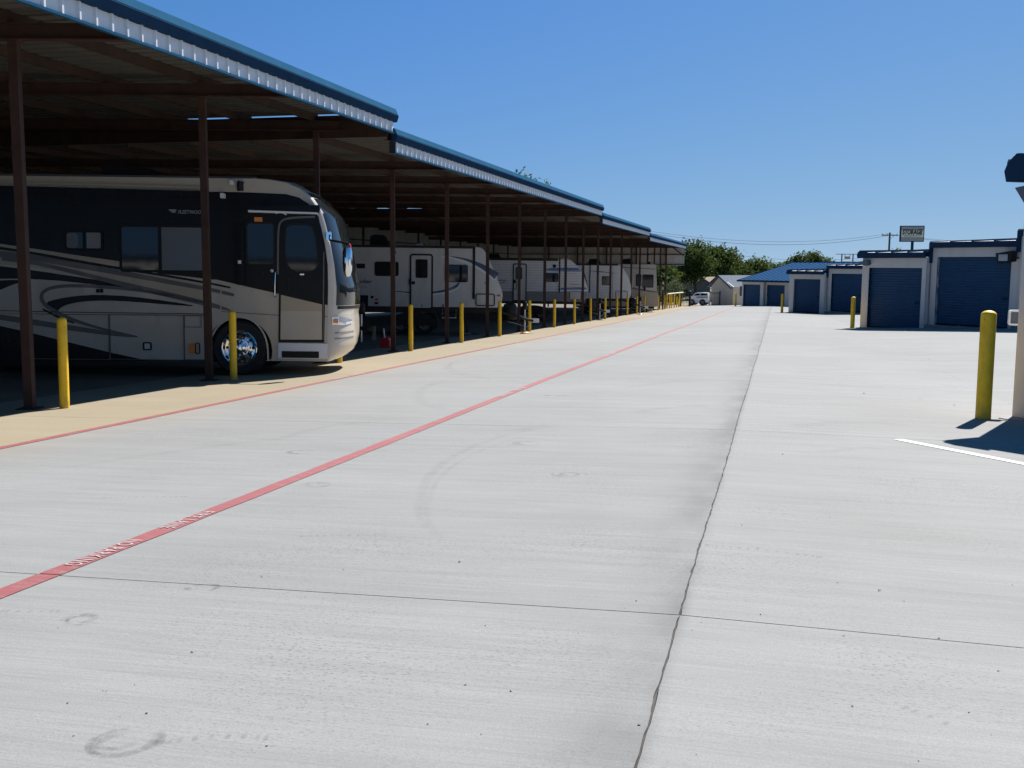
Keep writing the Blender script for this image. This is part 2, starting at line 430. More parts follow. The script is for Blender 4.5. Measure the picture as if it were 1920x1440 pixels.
for j in range(len(ROWS)-1):
    for i in range(len(COLS)-1):
        g2 = .005
        gx = lambda c_: .0004 if c_ in (XR, 8.0) else .003 if c_ == XJ else g2
        x0, x1, y0, y1 = COLS[i]+gx(COLS[i]), COLS[i+1]-gx(COLS[i+1]), ROWS[j]+g2*.8, ROWS[j+1]-g2*.8
        wob = y0 < 36 and y0 > -4
        out = []
        def side(xa, ya, xb, yb, n, fx):
            for k_ in range(n):
                f = k_/n; y = ya+(yb-ya)*f
                out.append((xa+(xb-xa)*f+fx(y), y))
        z0 = lambda y: 0
        left = right = z0; nl = nr = 1
        if wob and COLS[i+1] == XJ:
            nr = 120; right = lambda y: -.002+edge_noise(y)*.95-max(0, math.sin(y*2.3+.6)+math.sin(y*5.9)-1.5)*.014-max(0, math.sin(y*11.3)-.8)*.012-.0012*math.sin(y*140)
        if wob and COLS[i] == XJ:
            nl = 80; left = lambda y: .000+edge_noise(y)*.9
        side(x0, y0, x1, y0, 1, z0); side(x1, y0, x1, y1, nr, right); side(x1, y1, x0, y1, 1, z0); side(x0, y1, x0, y0, nl, left)
        mb = MB(); mb.prism(out, 0, -.03, lambda p, d: (p[0], p[1], zg(min(max(p[0], COLS[i]), COLS[i+1]), min(max(p[1], ROWS[j]), ROWS[j+1]))+d))
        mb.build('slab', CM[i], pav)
# hairline crack on the far side of the joint and light saw cuts
def ribbon(path, wd, name, mat, lift=.002, parent=None, seg_noise=0):
    mb = MB(); uvs = []
    n = len(path)
    for i, (x, y) in enumerate(path):
        a, b_ = path[max(i-1, 0)], path[min(i+1, n-1)]
        d = Vector((b_[0]-a[0], b_[1]-a[1])).normalized(); nn = Vector((-d.y, d.x))
        ww = wd[i] if isinstance(wd, (list, tuple)) else wd
        for s in (-.5, .5):
            q = (x+nn.x*ww*s, y+nn.y*ww*s); mb.v.append((q[0], q[1], zg(*q)+lift))
    for i in range(n-1): mb.f.append((2*i, 2*i+1, 2*i+3, 2*i+2))
    me = mb.mesh(name, mat, fix=False)
    uvl = me.uv_layers.new(name='UVMap')
    for p in me.polygons:
        for li in p.loop_indices:
            vi = me.loops[li].vertex_index; uvl.data[li].uv = (vi % 2, (vi//2)/(n-1))
    if me.polygons[0].normal.z < 0: me.flip_normals()
    return put(name, me, parent)
ribbon([(XJ+.01+i*.1, 6.9+.012*math.sin(i*1.7)+.006*math.sin(i*5)+i*.003) for i in range(26)], .005, 'hairline_crack', 'tread_mark', .002, pav)
# red fire lane lines, broken at the slab joints
def painted_line(x, wid, y0, y1, wob):
    o = []
    ed = [y0]+[r for r in ROWS if y0 < r < y1]+[y1]
    mb = MB()
    for a, b_ in zip(ed[:-1], ed[1:]):
        n = max(2, int((b_-a)/.5)); a += .005; b_ -= .005
        for k_ in range(n):
            ya, yb = a+(b_-a)*k_/n, a+(b_-a)*(k_+1)/n
            mb.quad(*[(x+wob(y)+s*wid/2+.004*math.sin(y*7+s), y, zg(x+wob(y)+s*wid/2, y)+.004) for y, s in ((ya, -1), (ya, 1), (yb, 1), (yb, -1))])
    return mb.build('painted_line', 'red_paint')
W1 = lambda y: .035*math.sin(y*.22)+.05*math.sin(y*.09+1)
L2 = painted_line(-3.61, .125, -12, 101, lambda y: .03*math.sin(y*.13+.8)+.02*math.sin(y*.31))
L1 = painted_line(-7.235, .12, -12, 98, W1)
for o in (L1, L2): tag(o, kind='structure')
for L, x, txt, ylist, sz in ((L2, -3.61, ('FIRE LANE', 'NO PARKING'), (5.95, 14.95, 24., 33., 42.), .135), (L1, -7.235, ('FIRE LANE', 'NO PARKING'), (17.5, 29.5, 41.5), .125)):
    for y in ylist:
        for tx, dy in ((txt[0], 0), (txt[1], -.80)):
            me = text_mesh(tx, sz, 'stencil_white', bold=.0005, extrude=0, spacing=1.12)
            o = put('stencil_lettering', me, L)
            wx = max(v.co.x for v in me.vertices)
            sc = (.50 if tx == txt[0] else .58)/wx
            w2 = (.03*math.sin(y*.13+.8)+.02*math.sin(y*.31)) if L is L2 else W1(y)
            yy = y+dy; xo = x+w2-.047
            e1 = Vector((0, -1, GS)); e2 = Vector((1, 0, -AL)); e3 = e1.cross(e2).normalized()
            o.matrix_world = Matrix(((e1.x*sc, e2.x, e3.x, xo), (e1.y*sc, e2.y, e3.y, yy), (e1.z*sc, e2.z, e3.z, zg(xo, yy)+.0085), (0, 0, 0, 1)))
# white parking stripe
a, b_ = gp(1683, 824), gp(1960, 878)
d = (b_-a).normalized(); n = Vector((-d.y, d.x, 0)).normalized()
mb = MB()
for k_ in range(12):
    p0 = a+(b_-a)*k_/12*1.8; p1 = a+(b_-a)*(k_+1)/12*1.8
    q = [p0-n*.055, p1-n*.055, p1+n*.055, p0+n*.055]
    mb.quad(*[(v.x, v.y, zg(v.x, v.y)+.004) for v in q])
tag(mb.build('painted_line', 'white_paint'), kind='structure')
# tyre marks and scuffs on the slabs
def circ(cx, cy, rx, ry, a0, a1, n=40, rot=0):
    o = []
    for i in range(n+1):
        th = math.radians(a0+(a1-a0)*i/n); x, y = rx*math.cos(th), ry*math.sin(th)
        o.append((cx+x*math.cos(rot)-y*math.sin(rot), cy+x*math.sin(rot)+y*math.cos(rot)))
    return o
def spx(pts): return [tuple(gp(*p)[:2]) for p in smooth_pts(pts, 2)]
for pts, wd in (([(1000, 668), (900, 672), (840, 682), (835, 692), (870, 705), (960, 716), (1080, 722)], .16),
                ([(1010, 664), (905, 668), (846, 677), (842, 690), (880, 703), (990, 712)], .10),
                ([(870, 705), (800, 722), (780, 740), (790, 755), (830, 768)], .2),
                ([(1030, 800), (960, 812), (880, 838), (810, 880), (786, 930), (792, 980), (830, 1010)], .10),
                ([(1050, 806), (970, 820), (895, 846), (826, 888), (800, 940), (806, 985)], .05),
                ([(1180, 775), (1240, 765), (1330, 760)], .22), ([(1150, 730), (1260, 715), (1380, 712)], .2),
                ([(940, 812), (985, 805), (1040, 797)], .25), ([(1480, 800), (1580, 790), (1700, 795)], .3),
                ([(1500, 850), (1640, 838), (1760, 842)], .2), ([(1180, 640), (1260, 630), (1350, 624)], .3),
                ([(1500, 660), (1620, 650), (1760, 655)], .3), ([(1480, 700), (1600, 690), (1800, 700)], .3),
                ([(500, 830), (600, 800), (700, 790)], .14), ([(100, 880), (300, 850), (520, 822)], .16),
                ([(1130, 690), (1230, 676), (1330, 672)], .12), ([(1300, 610), (1360, 604), (1420, 606)], .35)):
    ribbon(spx(pts), wd, 'tyre_mark', 'rubber_mark', .002, pav)
for px, py, rx, ry in ((155, 1160, .10, .085), (232, 1392, .12, .11), (375, 1102, .09, .08), (560, 848, .13, .12), (985, 832, .16, .14),
                       (1065, 890, .12, .10), (595, 909, .11, .1), (880, 690, .2, .18), (1040, 742, .2, .1)):
    c = gp(px, py)
    for q in range(6):
        f = random.uniform(.45, 1.05); r0 = random.uniform(0, 360); jx, jy = random.uniform(-.25, .25)*rx, random.uniform(-.2, .2)*ry
        span = random.uniform(70, 230)
        ribbon(circ(c.x+jx, c.y+jy, rx*f, ry*f, r0, r0+span, 24), random.uniform(.012, .05), 'turn_scuff', 'scuff_mark', .002+.0002*q, pav)
for pts in (([(1320, 1022), (1420, 1030), (1540, 1045)]), ([(190, 934), (270, 932), (350, 931)]), ([(560, 1006), (630, 1004), (720, 1003)]), ([(0, 1146), (60, 1147), (110, 1146)]),
            ([(300, 1392), (400, 1380), (500, 1384)]), ([(1690, 1325), (1730, 1340), (1780, 1358)])):
    pts = spx(pts); L = sum(math.dist(a, b_) for a, b_ in zip(pts, pts[1:])); nn = int(L/.035)
    for k_ in range(nn):
        f = (k_+.2)/nn*(len(pts)-1); i = int(f); fr = f-i
        A = Vector(pts[i]).lerp(Vector(pts[min(i+1, len(pts)-1)]), fr); B = A+(Vector(pts[-1])-Vector(pts[0])).normalized()*.02
        ribbon([tuple(A), tuple(A.lerp(B, .5)), tuple(B)], .05, 'tread_print', 'tread_mark', .002, pav)
# grit and crumbs
mb = MB()
for px, py, s in ([(862, 1054, .012), (1650, 1108, .012), (360, 1224, .009), (275, 1338, .008), (1468, 852, .012), (1742, 675, .02), (1620, 738, .02), (1790, 760, .02), (1725, 748, .015)] +
                  [(random.uniform(0, 1900), random.uniform(620, 1430), random.uniform(.003, .007)) for _ in range(100)]):
    c = gp(px, py); q = [Vector((random.uniform(-1, 1), random.uniform(-1, 1), random.uniform(-.1, .9))).normalized()*s*random.uniform(.6, 1.2) for _ in range(6)]
    n0 = len(mb.v); mb.v += [(c.x+v.x, c.y+v.y, zg(c.x, c.y)+abs(v.z)*.7+.001) for v in q]
    mb.f += [(n0, n0+1, n0+2), (n0, n0+2, n0+3), (n0+3, n0+4, n0+5), (n0+1, n0+4, n0+5), (n0+2, n0+3, n0+5), (n0+1, n0+2, n0+5), (n0, n0+3, n0+4), (n0, n0+1, n0+4)]
tag(mb.build('grit', 'debris'), 'crumbs and grit scattered over the concrete', 'debris', kind='stuff')

# ================================================================== carport
CA = math.radians(15); CC, CS = math.cos(CA), math.sin(CA)
PX, PY0, PDY = -9.36, 11.34, 4.396
XE = -7.72; XB = -22.4
BP = PX-12.6*CC                      # back post line
def rib_profile(w, pitch, h, flat):
    o = [(0, 0)]; n = round(w/pitch)
    for i in range(n):
        c = (i+.5)*pitch; o += [(c-flat/2-h*.6, 0), (c-flat/2, h), (c+flat/2, h), (c+flat/2+h*.6, 0)]
    o.append((w, 0)); return o
SECT = [(-4.5, 20.3, 4.11, -3, 2), (20.3, 46.45, 3.72, 3, 8), (46.45, 64.4, 3.385, 9, 12), (64.4, 90.9, 3.09, 13, 18)]
SLAB = ['tallest carport section sheltering the black and tan motorhome', 'long carport section over the first travel trailer, stepping down from the tallest one',
        'short carport section over the trailer with blue stripes', 'lowest carport section ending at the pale panelled end wall']
# shared meshes
PW = .9
rp = MB(); pr = rib_profile(PW, .3, .035, .05)
for y, z in pr: rp.v += [(XE-.11, y, z), (XB, y, z)]
for i in range(len(pr)-1): rp.f.append((2*i, 2*i+2, 2*i+3, 2*i+1))
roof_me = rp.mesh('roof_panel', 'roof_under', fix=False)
fp = MB(); pr = rib_profile(PW, .3, .030, .03); FH = .235
for y, x in pr: fp.v += [(x, y, 0), (x, y, FH)]
for i in range(len(pr)-1): fp.f.append((2*i, 2*i+2, 2*i+3, 2*i+1))
fascia_me = fp.mesh('fascia_panel', 'fascia_white', fix=False)
wp = MB(); pr = rib_profile(PW, .3, .025, .03); WH = 1.85; WB = 4.9
for y, x in pr: wp.v += [(x, y, -WH), (x, y, 0)]
for i in range(len(pr)-1): wp.f.append((2*i, 2*i+2, 2*i+3, 2*i+1))
wall_me = wp.mesh('wall_panel', 'panel_white', fix=False)
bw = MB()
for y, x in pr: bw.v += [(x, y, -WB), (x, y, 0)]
bw.f = list(wp.f); back_me = bw.mesh('wall_panel', 'panel_white_shaded', fix=False)
def prism_y(mb, prof, y0, y1): return mb.prism(prof, y0, y1, lambda p, d: (p[0], d, p[1]))
for si, (y0, y1, zf, k0, k1) in enumerate(SECT):
    zb = zf+.08; zp = zb+.2; zr = zp+.15
    car = thing('carport', SLAB[si], 'carport', (PX, (y0+y1)/2, zg(PX, (y0+y1)/2)), group='stepped carport sections along the lane')
    inv = Matrix.Translation(-car.location)
    def part(mb, name, mat, parent=None, smooth=False):
        o = mb.build(name, mat, car if parent is None else parent, smooth); o.matrix_parent_inverse = inv if parent is None else Matrix(); return o
    ks = list(range(k0, k1+1))
    for k_ in ks:
        for (x, y) in ((PX, PY0+PDY*k_), (BP, PY0+PDY*k_-12.6*CS)):
            M = Matrix.Translation((x, y, 0)) @ Matrix.Rotation(CA, 4, 'Z')
            zb0 = zg(x, y)
            p = part(MB().box(-.057, .057, -.057, .057, zb0-.1, zb-.012, M), 'post', 'brown_steel')
            part(MB().box(-.13, .13, -.13, .13, zb0+.002, zb0+.016, M), 'base_plate', 'brown_steel')
            part(MB().box(-.1, .1, -.09, .09, zb-.012, zb, M), 'cap_plate', 'brown_steel')
        M = Matrix.Translation((PX, PY0+PDY*k_, 0)) @ Matrix.Rotation(CA, 4, 'Z')
        mb = MB(); u0, u1 = -13.4, (XE-.06-PX)/CC-.05
        mb.box(u0, u1, -.07, .07, zb, zb+.018, M); mb.box(u0, u1, -.07, .07, zp-.018, zp, M); mb.box(u0, u1, -.012, .012, zb+.018, zp-.018, M)
        part(mb, 'beam', 'brown_steel')
    # purlins: C sections above the beams
    x = XE-.14; i = 0
    while x > XB+.1:
        mb = MB(); ya, yb = y0+.02, y1-.02
        mb.box(x-.008, x, ya, yb, zp, zr-.004); mb.box(x-.075, x-.008, ya, yb, zp, zp+.008); mb.box(x-.075, x-.008, ya, yb, zr-.012, zr-.004)
        part(mb, 'purlin', 'purlin_steel')
        for k_ in ks:   # welded clips where the purlin crosses a beam
            yk = PY0+PDY*k_+(x-PX)*math.tan(CA)
            if ya+.1 < yk < yb-.1: part(MB().box(x-.11, x-.079, yk-.06, yk+.06, zp, zp+.12), 'purlin_clip', 'brown_steel')
        x -= 1.52; i += 1
    n = int(math.ceil((y1-y0)/PW)); 
    for i in range(n):
        y = y0+i*(y1-y0)/n; s = (y1-y0)/n/PW
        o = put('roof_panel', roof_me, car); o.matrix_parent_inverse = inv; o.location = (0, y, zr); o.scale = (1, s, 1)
        o = put('fascia_panel', fascia_me, car); o.matrix_parent_inverse = inv; o.location = (XE, y, zf+.02); o.scale = (1, s, 1)
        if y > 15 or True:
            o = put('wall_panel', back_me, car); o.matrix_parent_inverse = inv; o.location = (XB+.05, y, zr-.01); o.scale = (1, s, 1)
    t0 = zf+.02+FH
    gut = part(prism_y(MB(), [(XE-.03, t0-.02), (XE+.062, t0-.02), (XE+.102, t0+.10), (XE+.088, t0+.12), (XE-.03, t0+.12)], y0-.03, y1+.05), 'gutter', 'trim_navy')  # face kept darker than its cap: its shadow put into the colour
    part(prism_y(MB(), [(XE-.03, t0+.122), (XE+.094, t0+.122), (XE+.035, t0+.245), (XE-.1, t0+.25), (XE-.1, t0+.18)], y0-.03, y1+.05), 'gutter_cap', 'trim_blue')  # sunlit slope painted as a lighter blue than the face
    if si < 3:   # closes the step down to the next roof but for a narrow slit of daylight
        zn = SECT[si+1][2]+.43
        part(MB().box(XB, XE-.1, y1-.06, y1-.022, zn-.1, zp+.115), 'step_closure', 'brown_steel')
    part(prism_y(MB(), [(XE-.02, zf), (XE+.038, zf), (XE+.038, zf+.03), (XE-.02, zf+.03)], y0-.01, y1+.02), 'bottom_trim', 'trim_blue')
    part(MB().box(XE-.09, XE+.05, y0-.012, y0-.002, zf, t0-.03), 'end_trim', 'trim_dark')
    part(MB().box(XB+.06, XB+.1, y0, y1, zr-1.0, zr-.93), 'girt', 'brown_steel'); part(MB().box(XB+.06, XB+.1, y0, y1, zr-1.85, zr-1.78), 'girt', 'brown_steel')
    if si == 3:
        n = 16; wd = (XE-.1-XB)/n
        for i in range(n):
            o = put('wall_panel', wall_me, car); o.matrix_parent_inverse = inv; o.location = (XB+i*wd, y1-.02, zr-.01); o.rotation_euler = (0, 0, -math.pi/2); o.scale = (1, wd/PW, 1)
            o.rotation_euler = (0, 0, math.pi/2); o.location = (XB+(i+1)*wd, y1-.02, zr-.01)
        for zz in (.95, 1.82): part(MB().box(XB, XE-.1, y1-.12, y1-.05, zr-zz, zr-zz+.07), 'girt', 'brown_steel')
        part(MB().tube([(XE-1.4, y1-.1, zr-.1), (XE-.15, y1-.1, zr-1.0)], .045, 6), 'brace', 'brown_steel')
        for i in range(6):
            xx = XB+i*(PX-XB)/5; part(MB().box(xx-.06, xx+.06, y1-.3, y1-.18, zg(xx, y1)-.05, zr-.2), 'post', 'brown_steel')

# ================================================================== bollards
def bollard_mesh(r, h):
    prof = [(r*1.02, 0), (r*1.02, .03), (r, .045), (r, h*.5), (r, h-.05)]
    for i in range(1, 7):
        a = math.radians(90*i/6.3); prof.append((r*math.cos(a), h-.05+.05*math.sin(a)))
    return MB().lathe([(r, -.06)]+prof, 20).mesh('bollard', 'yellow_paint', 42)
b_left = bollard_mesh(.062, 1.19); b_right = bollard_mesh(.084, 1.24)
for k_ in range(0, 20):
    x, y = -8.97+random.uniform(-.02, .02), 11.5+4.396*k_
    o = put('bollard', b_left, None, (x, y, zg(x, y))); o.rotation_euler = (random.uniform(-.006, .006), random.uniform(-.006, .006), random.uniform(0, 6))
    lab = {0: 'slim yellow bollard in front of the motorhome stripes, before its front wheel', 1: "slim yellow bollard standing across the motorhome's chrome front wheel", 2: "slim yellow bollard hidden behind the motorhome's nose but for its base",
           3: 'slim yellow bollard next to the red fuel can', 4: "slim yellow bollard below the big window of the trailer with navy swooshes", 5: 'slim yellow bollard at the nose of the trailer with navy swooshes'}.get(k_, 'slim yellow bollard beside a brown post, past the trailer with navy swooshes')
    tag(o, lab, 'bollard', 'yellow pipe bollards along the carport edge')
for (px, py), lab in (((1843, 785), 'thick yellow bollard beside the white parking stripe'), ((1598, 615), 'yellow bollard at the corner of the storage building with the floodlight'),
                      ((1466, 586), 'yellow bollard at the corner of the second storage row, before the pitched blue roof'), ((1379, 574), 'pale yellow bollard at the corner of the building with the pitched blue roof')):
    c = gp(px, py); o = put('bollard', b_right, None, c); tag(o, lab, 'bollard', 'yellow bollards at the storage building corners'); o.rotation_euler = (0, .004, random.uniform(0, 6))

# ================================================================== vehicles
class Veh:
    """a vehicle standing at 75 degrees to the lane; local x = towards its nose, y = away from the lane-up side, z = up"""
    def __init__(s, name, label, cat, o, group=None, crop=None):
        s.o = o; s.z = zg(o[0], o[1]); s.crop = crop
        ex = Vector((CC, CS, -GS*CS)).normalized(); ez = Vector((0, GS, 1)).normalized(); ey = ez.cross(ex).normalized()
        s.M = Matrix(((ex.x, ey.x, ez.x, o[0]), (ex.y, ey.y, ez.y, o[1]), (ex.z, ey.z, ez.z, s.z), (0, 0, 0, 1)))
        s.t = thing(name, label, cat, M=s.M, group=group)
    def px(s, x, y):
        u, z = vpl(x, y, s.o, CA); return (u, z-s.z)
    def c(s, x, y):          # coordinates measured in an enlarged crop of the photo
        k_, x0, y0 = s.crop; return s.px(x0+x*k_, y0+y*k_)
    def pts(s, L): return [s.c(*p) for p in L]
    def plate(s, name, pts, v0, v1, mat, parent=None, smooth=False):
        return MB().prism(pts, v0, v1, lambda p, d: (p[0], d, p[1])).build(name, mat, parent or s.t, smooth)
    def rect(s, x0, x1, y0, y1, r=.0):   # crop-coordinates rectangle -> rounded outline
        a, b_ = s.c(x0, y1), s.c(x1, y0)
        u0, u1, w0, w1 = a[0], b_[0], a[1], b_[1]
        if r: return rrect(u0, u1, w0, w1, min(r, (u1-u0)*.45, (w1-w0)*.45))
        return [(u0, w0), (u1, w0), (u1, w1), (u0, w1)]
    def frame(s, name, x0, x1, y0, y1, r, th, v0, v1, mat, parent=None):
        o_ = s.rect(x0, x1, y0, y1, r); cx = sum(p[0] for p in o_)/len(o_); 
        a, b_ = s.c(x0, y1), s.c(x1, y0)
        i_ = rrect(a[0]+th, b_[0]-th, a[1]+th, b_[1]-th, max(.01, min(r, (b_[0]-a[0])*.45)-th))
        return MB().ring(o_, i_, v0, v1, lambda p, d: (p[0], d, p[1])).build(name, mat, parent or s.t)
    def window(s, x0, x1, y0, y1, r=.06, th=.03, inner=None, parent=None):
        w_ = s.frame('window', x0, x1, y0, y1, r, th, -.022, .0, 'black_plastic', parent)
        a, b_ = s.c(x0, y1), s.c(x1, y0)
        MB().prism(rrect(a[0]+th, b_[0]-th, a[1]+th, b_[1]-th, max(.01, r-th)), -.012, -.004, lambda p, d: (p[0], d, p[1])).build('pane', 'glass_dark', w_ if parent is None else parent)
        return w_
    def stroke(s, name, path, wd, mat, v0=-.006, parent=None, it=2):
        p = smooth_pts(s.pts(path), it); n = len(p); L, R_ = [], []
        for i in range(n):
            a, b_ = p[max(i-1, 0)], p[min(i+1, n-1)]; dx, dy = b_[0]-a[0], b_[1]-a[1]; l = math.hypot(dx, dy) or 1
            f = i/(n-1)*(len(wd)-1); k_ = int(min(f, len(wd)-2)); ww = (wd[k_]*(1-(f-k_))+wd[k_+1]*(f-k_))/2
            L.append((p[i][0]-dy/l*ww, p[i][1]+dx/l*ww)); R_.append((p[i][0]+dy/l*ww, p[i][1]-dx/l*ww))
        mb = MB()
        for i in range(n): mb.v += [(L[i][0], v0, L[i][1]), (R_[i][0], v0, R_[i][1])]
        for i in range(n-1): mb.f.append((2*i, 2*i+1, 2*i+3, 2*i+2))
        return mb.build(name, mat, parent or s.t, fix=False)
    def paint(s, name, pts, mat, v0=-.004, it=1):
        p = smooth_pts(s.pts(pts), it, True) if it else s.pts(pts)
        return MB().quad(*[(u, v0, w_) for u, w_ in p]).build(name, mat, s.t, fix=False)
    def text(s, body, x, y, h, mat, shear=0, width=None, bold=0., v0=-.008):
        """left end of the baseline at crop (x, y)"""
        me = text_mesh(body, 1.0, mat, shear, bold, 0.0005)
        xs_ = [v.co.x for v in me.vertices]; ys_ = [v.co.y for v in me.vertices]
        a = s.c(x, y); hh = s.c(x, y-h)[1]-a[1]; sy = hh/(max(ys_)-min(min(ys_), 0)) ; sx_ = sy
        if width: sx_ = (s.c(x+width, y)[0]-a[0])/(max(xs_)-min(xs_))
        for v in me.vertices: v.co = (a[0]+(v.co.x-min(xs_))*sx_, v0+v.co.z, a[1]+v.co.y*sy)
        return put('lettering', me, s.t)
def wheel(parent, u, v, r, rr, wdt, rim='chrome', holes=10, w0=None, name='wheel', lugs=True):
    w_ = r if w0 is None else w0
    f = lambda x, y, h: (u+x, v+h, w_+y)
    ty = MB().lathe([(rr*.98, .03), (rr*1.05, .0), (r*.9, -.012), (r*.97, .015), (r, .05), (r, wdt-.05), (r*.95, wdt), (rr, wdt)], 40, f, cap=False).build(name, 'black_rubber', parent, 35)
    ri = MB().lathe([(rr*1.03, .02), (rr*1.03, -.012), (rr*.99, -.02), (rr*.94, -.012), (rr*.91, .03), (rr*.86, .065), (rr*.72, .075), (rr*.62, .06), (rr*.57, .02), (rr*.53, .01), (rr*.40, .008), (rr*.36, .0), (rr*.33, -.05), (rr*.24, -.075), (rr*.05, -.085)], 48, f, cap=False).build('rim', rim, ty, 30)
    if holes:
        mb = MB()
        for i in range(holes):
            th = 2*math.pi*i/holes; mb.lathe([(rr*.085, .064), (rr*.085, .09)], 12, lambda x, y, h, th=th: f(x+rr*.74*math.cos(th), y+rr*.74*math.sin(th), h-.001))
        mb.build('hand_holes', 'black_plastic', ty)
    if lugs:
        mb = MB()
        for i in range(10):
            th = 2*math.pi*(i+.5)/10; mb.lathe([(rr*.06, .03), (rr*.06, -.025), (rr*.03, -.035)], 8, lambda x, y, h, th=th: f(x+rr*.46*math.cos(th), y+rr*.46*math.sin(th), h))
        mb.build('lug_nuts', rim, ty)
    return ty
# ------------------------------------------------------------------ motorhome under the tallest carport
mo = gp(448, 704)
V = Veh('motorhome', 'large black and tan motorhome with swoosh stripes and chrome front wheel', 'motorhome', (mo.x, mo.y))
C2 = (.34722, 0, 300); C3 = (.30558, 350, 300)
T = V.t; WID = 2.5; REAR = -9.2
V.crop = C3
wc = V.c(320, 1172); WR = .50
wtop = V.c(455, 122)[1]; wbot = V.c(500, 1232)[1]
# front cap: rows give the side seam and the centreline of the nose, read off the photograph
rows = [(334, 470, 470), (336, 500, 500), (342, 533, 540), (351, 556, 566), (369, 575, 592), (398, 591, 617), (422, 599, 623), (459, 608, 632), (496, 613, 643),
        (538, 614, 652.5), (572, 613.5, 651), (588, 613, 648), (602, 613, 650), (618, 613, 650.5), (632, 613, 650), (650, 613, 646), (664, 613, 638), (677, 613, 620)]
def nose(yp, t):
    for (a, b_) in zip(rows, rows[1:]):
        if a[0] <= yp <= b_[0]: break
    f = (yp-a[0])/(b_[0]-a[0]); xs_ = a[1]+(b_[1]-a[1])*f; xc = a[2]+(b_[2]-a[2])*f
    us, w_ = V.px(xs_, yp); uc, _ = V.px(xc, yp)
    pw = 2.3; k_ = max(0, 1-abs(t)**pw)**(1/pw)
    return Vector((us+(uc-us)*k_, WID/2*(1+t), w_+.05*k_*(1 if yp < 345 else 0)))
ysub = []
for a, b_ in zip(rows, rows[1:]):
    n = 3
    ysub += [a[0]+(b_[0]-a[0])*i/n for i in range(n)]
ysub.append(rows[-1][0])
NT = 40; ts = [-math.cos(math.pi*j/NT) for j in range(NT+1)]
cap, glass = MB(), MB()
for mbx in (cap, glass):
    for yp in ysub:
        for t_ in ts: mbx.v.append(tuple(nose(yp, t_)))
gl = lambda yp, t_: 366 < yp < 574 and abs(t_) < .955-.03*max(0, (430-yp)/60)
for i in range(len(ysub)-1):
    for j in range(NT):
        q = (i*(NT+1)+j, i*(NT+1)+j+1, (i+1)*(NT+1)+j+1, (i+1)*(NT+1)+j)
        (glass if gl((ysub[i]+ysub[i+1])/2, (ts[j]+ts[j+1])/2) else cap).f.append(q)
def clean(mb):
    used = sorted({i for f in mb.f for i in f}); mp_ = {a: b_ for b_, a in enumerate(used)}
    mb.v = [mb.v[i] for i in used]; mb.f = [tuple(mp_[i] for i in f) for f in mb.f]; return mb
clean(cap).build('front_cap', 'rv_silver', T, 60); clean(glass).build('windshield', 'glass_dark', T, 60)
mb = MB()   # dark gasket and visor band above the glass
for i in range(2):
    yp0, yp1 = (356, 366), (574, 580)
for (ya, yb) in ((358, 367), (573, 579)):
    n0 = len(mb.v)
    for yp in (ya, yb):
        for t_ in ts: p = nose(yp, t_*.93); mb.v.append((p.x+.006, p.y, p.z))
    for j in range(NT): mb.f.append((n0+j, n0+j+1, n0+NT+2+j, n0+NT+1+j))
mb.build('windshield_gasket', 'black_plastic', T, True)
# body shell: outline with the wheel arch, extruded to the full width
V.crop = C3
seam = [V.px(r[1], r[0]) for r in rows]
arch = [(wc[0]+.60*math.cos(math.radians(a)), wc[1]+.60*math.sin(math.radians(a))) for a in range(-38, 219, 8)]
bot = seam[-1][1]
body_pts = seam + [(arch[0][0], bot)] + [p for p in arch if p[1] > bot] + [(arch[-1][0], bot), (REAR, bot), (REAR, seam[0][1]-.02)]
V.plate('body', body_pts, .004, WID-.004, 'rv_beige')
V.plate('arch_liner', [(wc[0]+.66*math.cos(math.radians(a)), wc[1]+.66*math.sin(math.radians(a))) for a in range(-20, 201, 10)], .30, .33, 'black_plastic')
V.plate('chassis', [(REAR+.4, .28), (1.2, .28), (1.2, bot+.2), (REAR+.4, bot+.2)], .35, WID-.35, 'black_plastic')
MB().box(REAR, V.px(470, 336)[0], .18, WID-.18, seam[0][1]-.01, seam[0][1]+.05).build('roof', 'rv_grey', T)
for u in (-2.2, -6.0):
    ac = MB(); ac.prism([(u-.5, 0), (u+.42, 0), (u+.5, .06), (u+.36, .2), (u-.46, .26), (u-.52, .2)], .85, 1.65, lambda p, d: (p[0], d, seam[0][1]+.05+p[1])); ac.build('air_conditioner', 'black_plastic', T)
# upper side painted black
V.crop = C2
up = [(-300, 415), (0, 460), (200, 488), (400, 518), (645, 551), (860, 617), (1000, 630), (1135, 646)]
V.crop = C2; lowline = V.pts(up)
V.crop = C3; lowline += V.pts([(180, 735), (360, 776), (560, 820), (700, 850), (862, 888)])
inner = V.pts([(864, 780), (859, 640), (843, 520), (815, 400), (788, 318), (738, 264), (678, 226), (600, 206), (460, 200), (345, 196)])
zl = V.c(345, 196)[1]
MB().quad(*[(u, -.002, w_) for u, w_ in ([(REAR, lowline[0][1]+.7)]+lowline+inner+[(REAR, zl+.01)])]).build('black_panel', 'rv_black', T, fix=False)
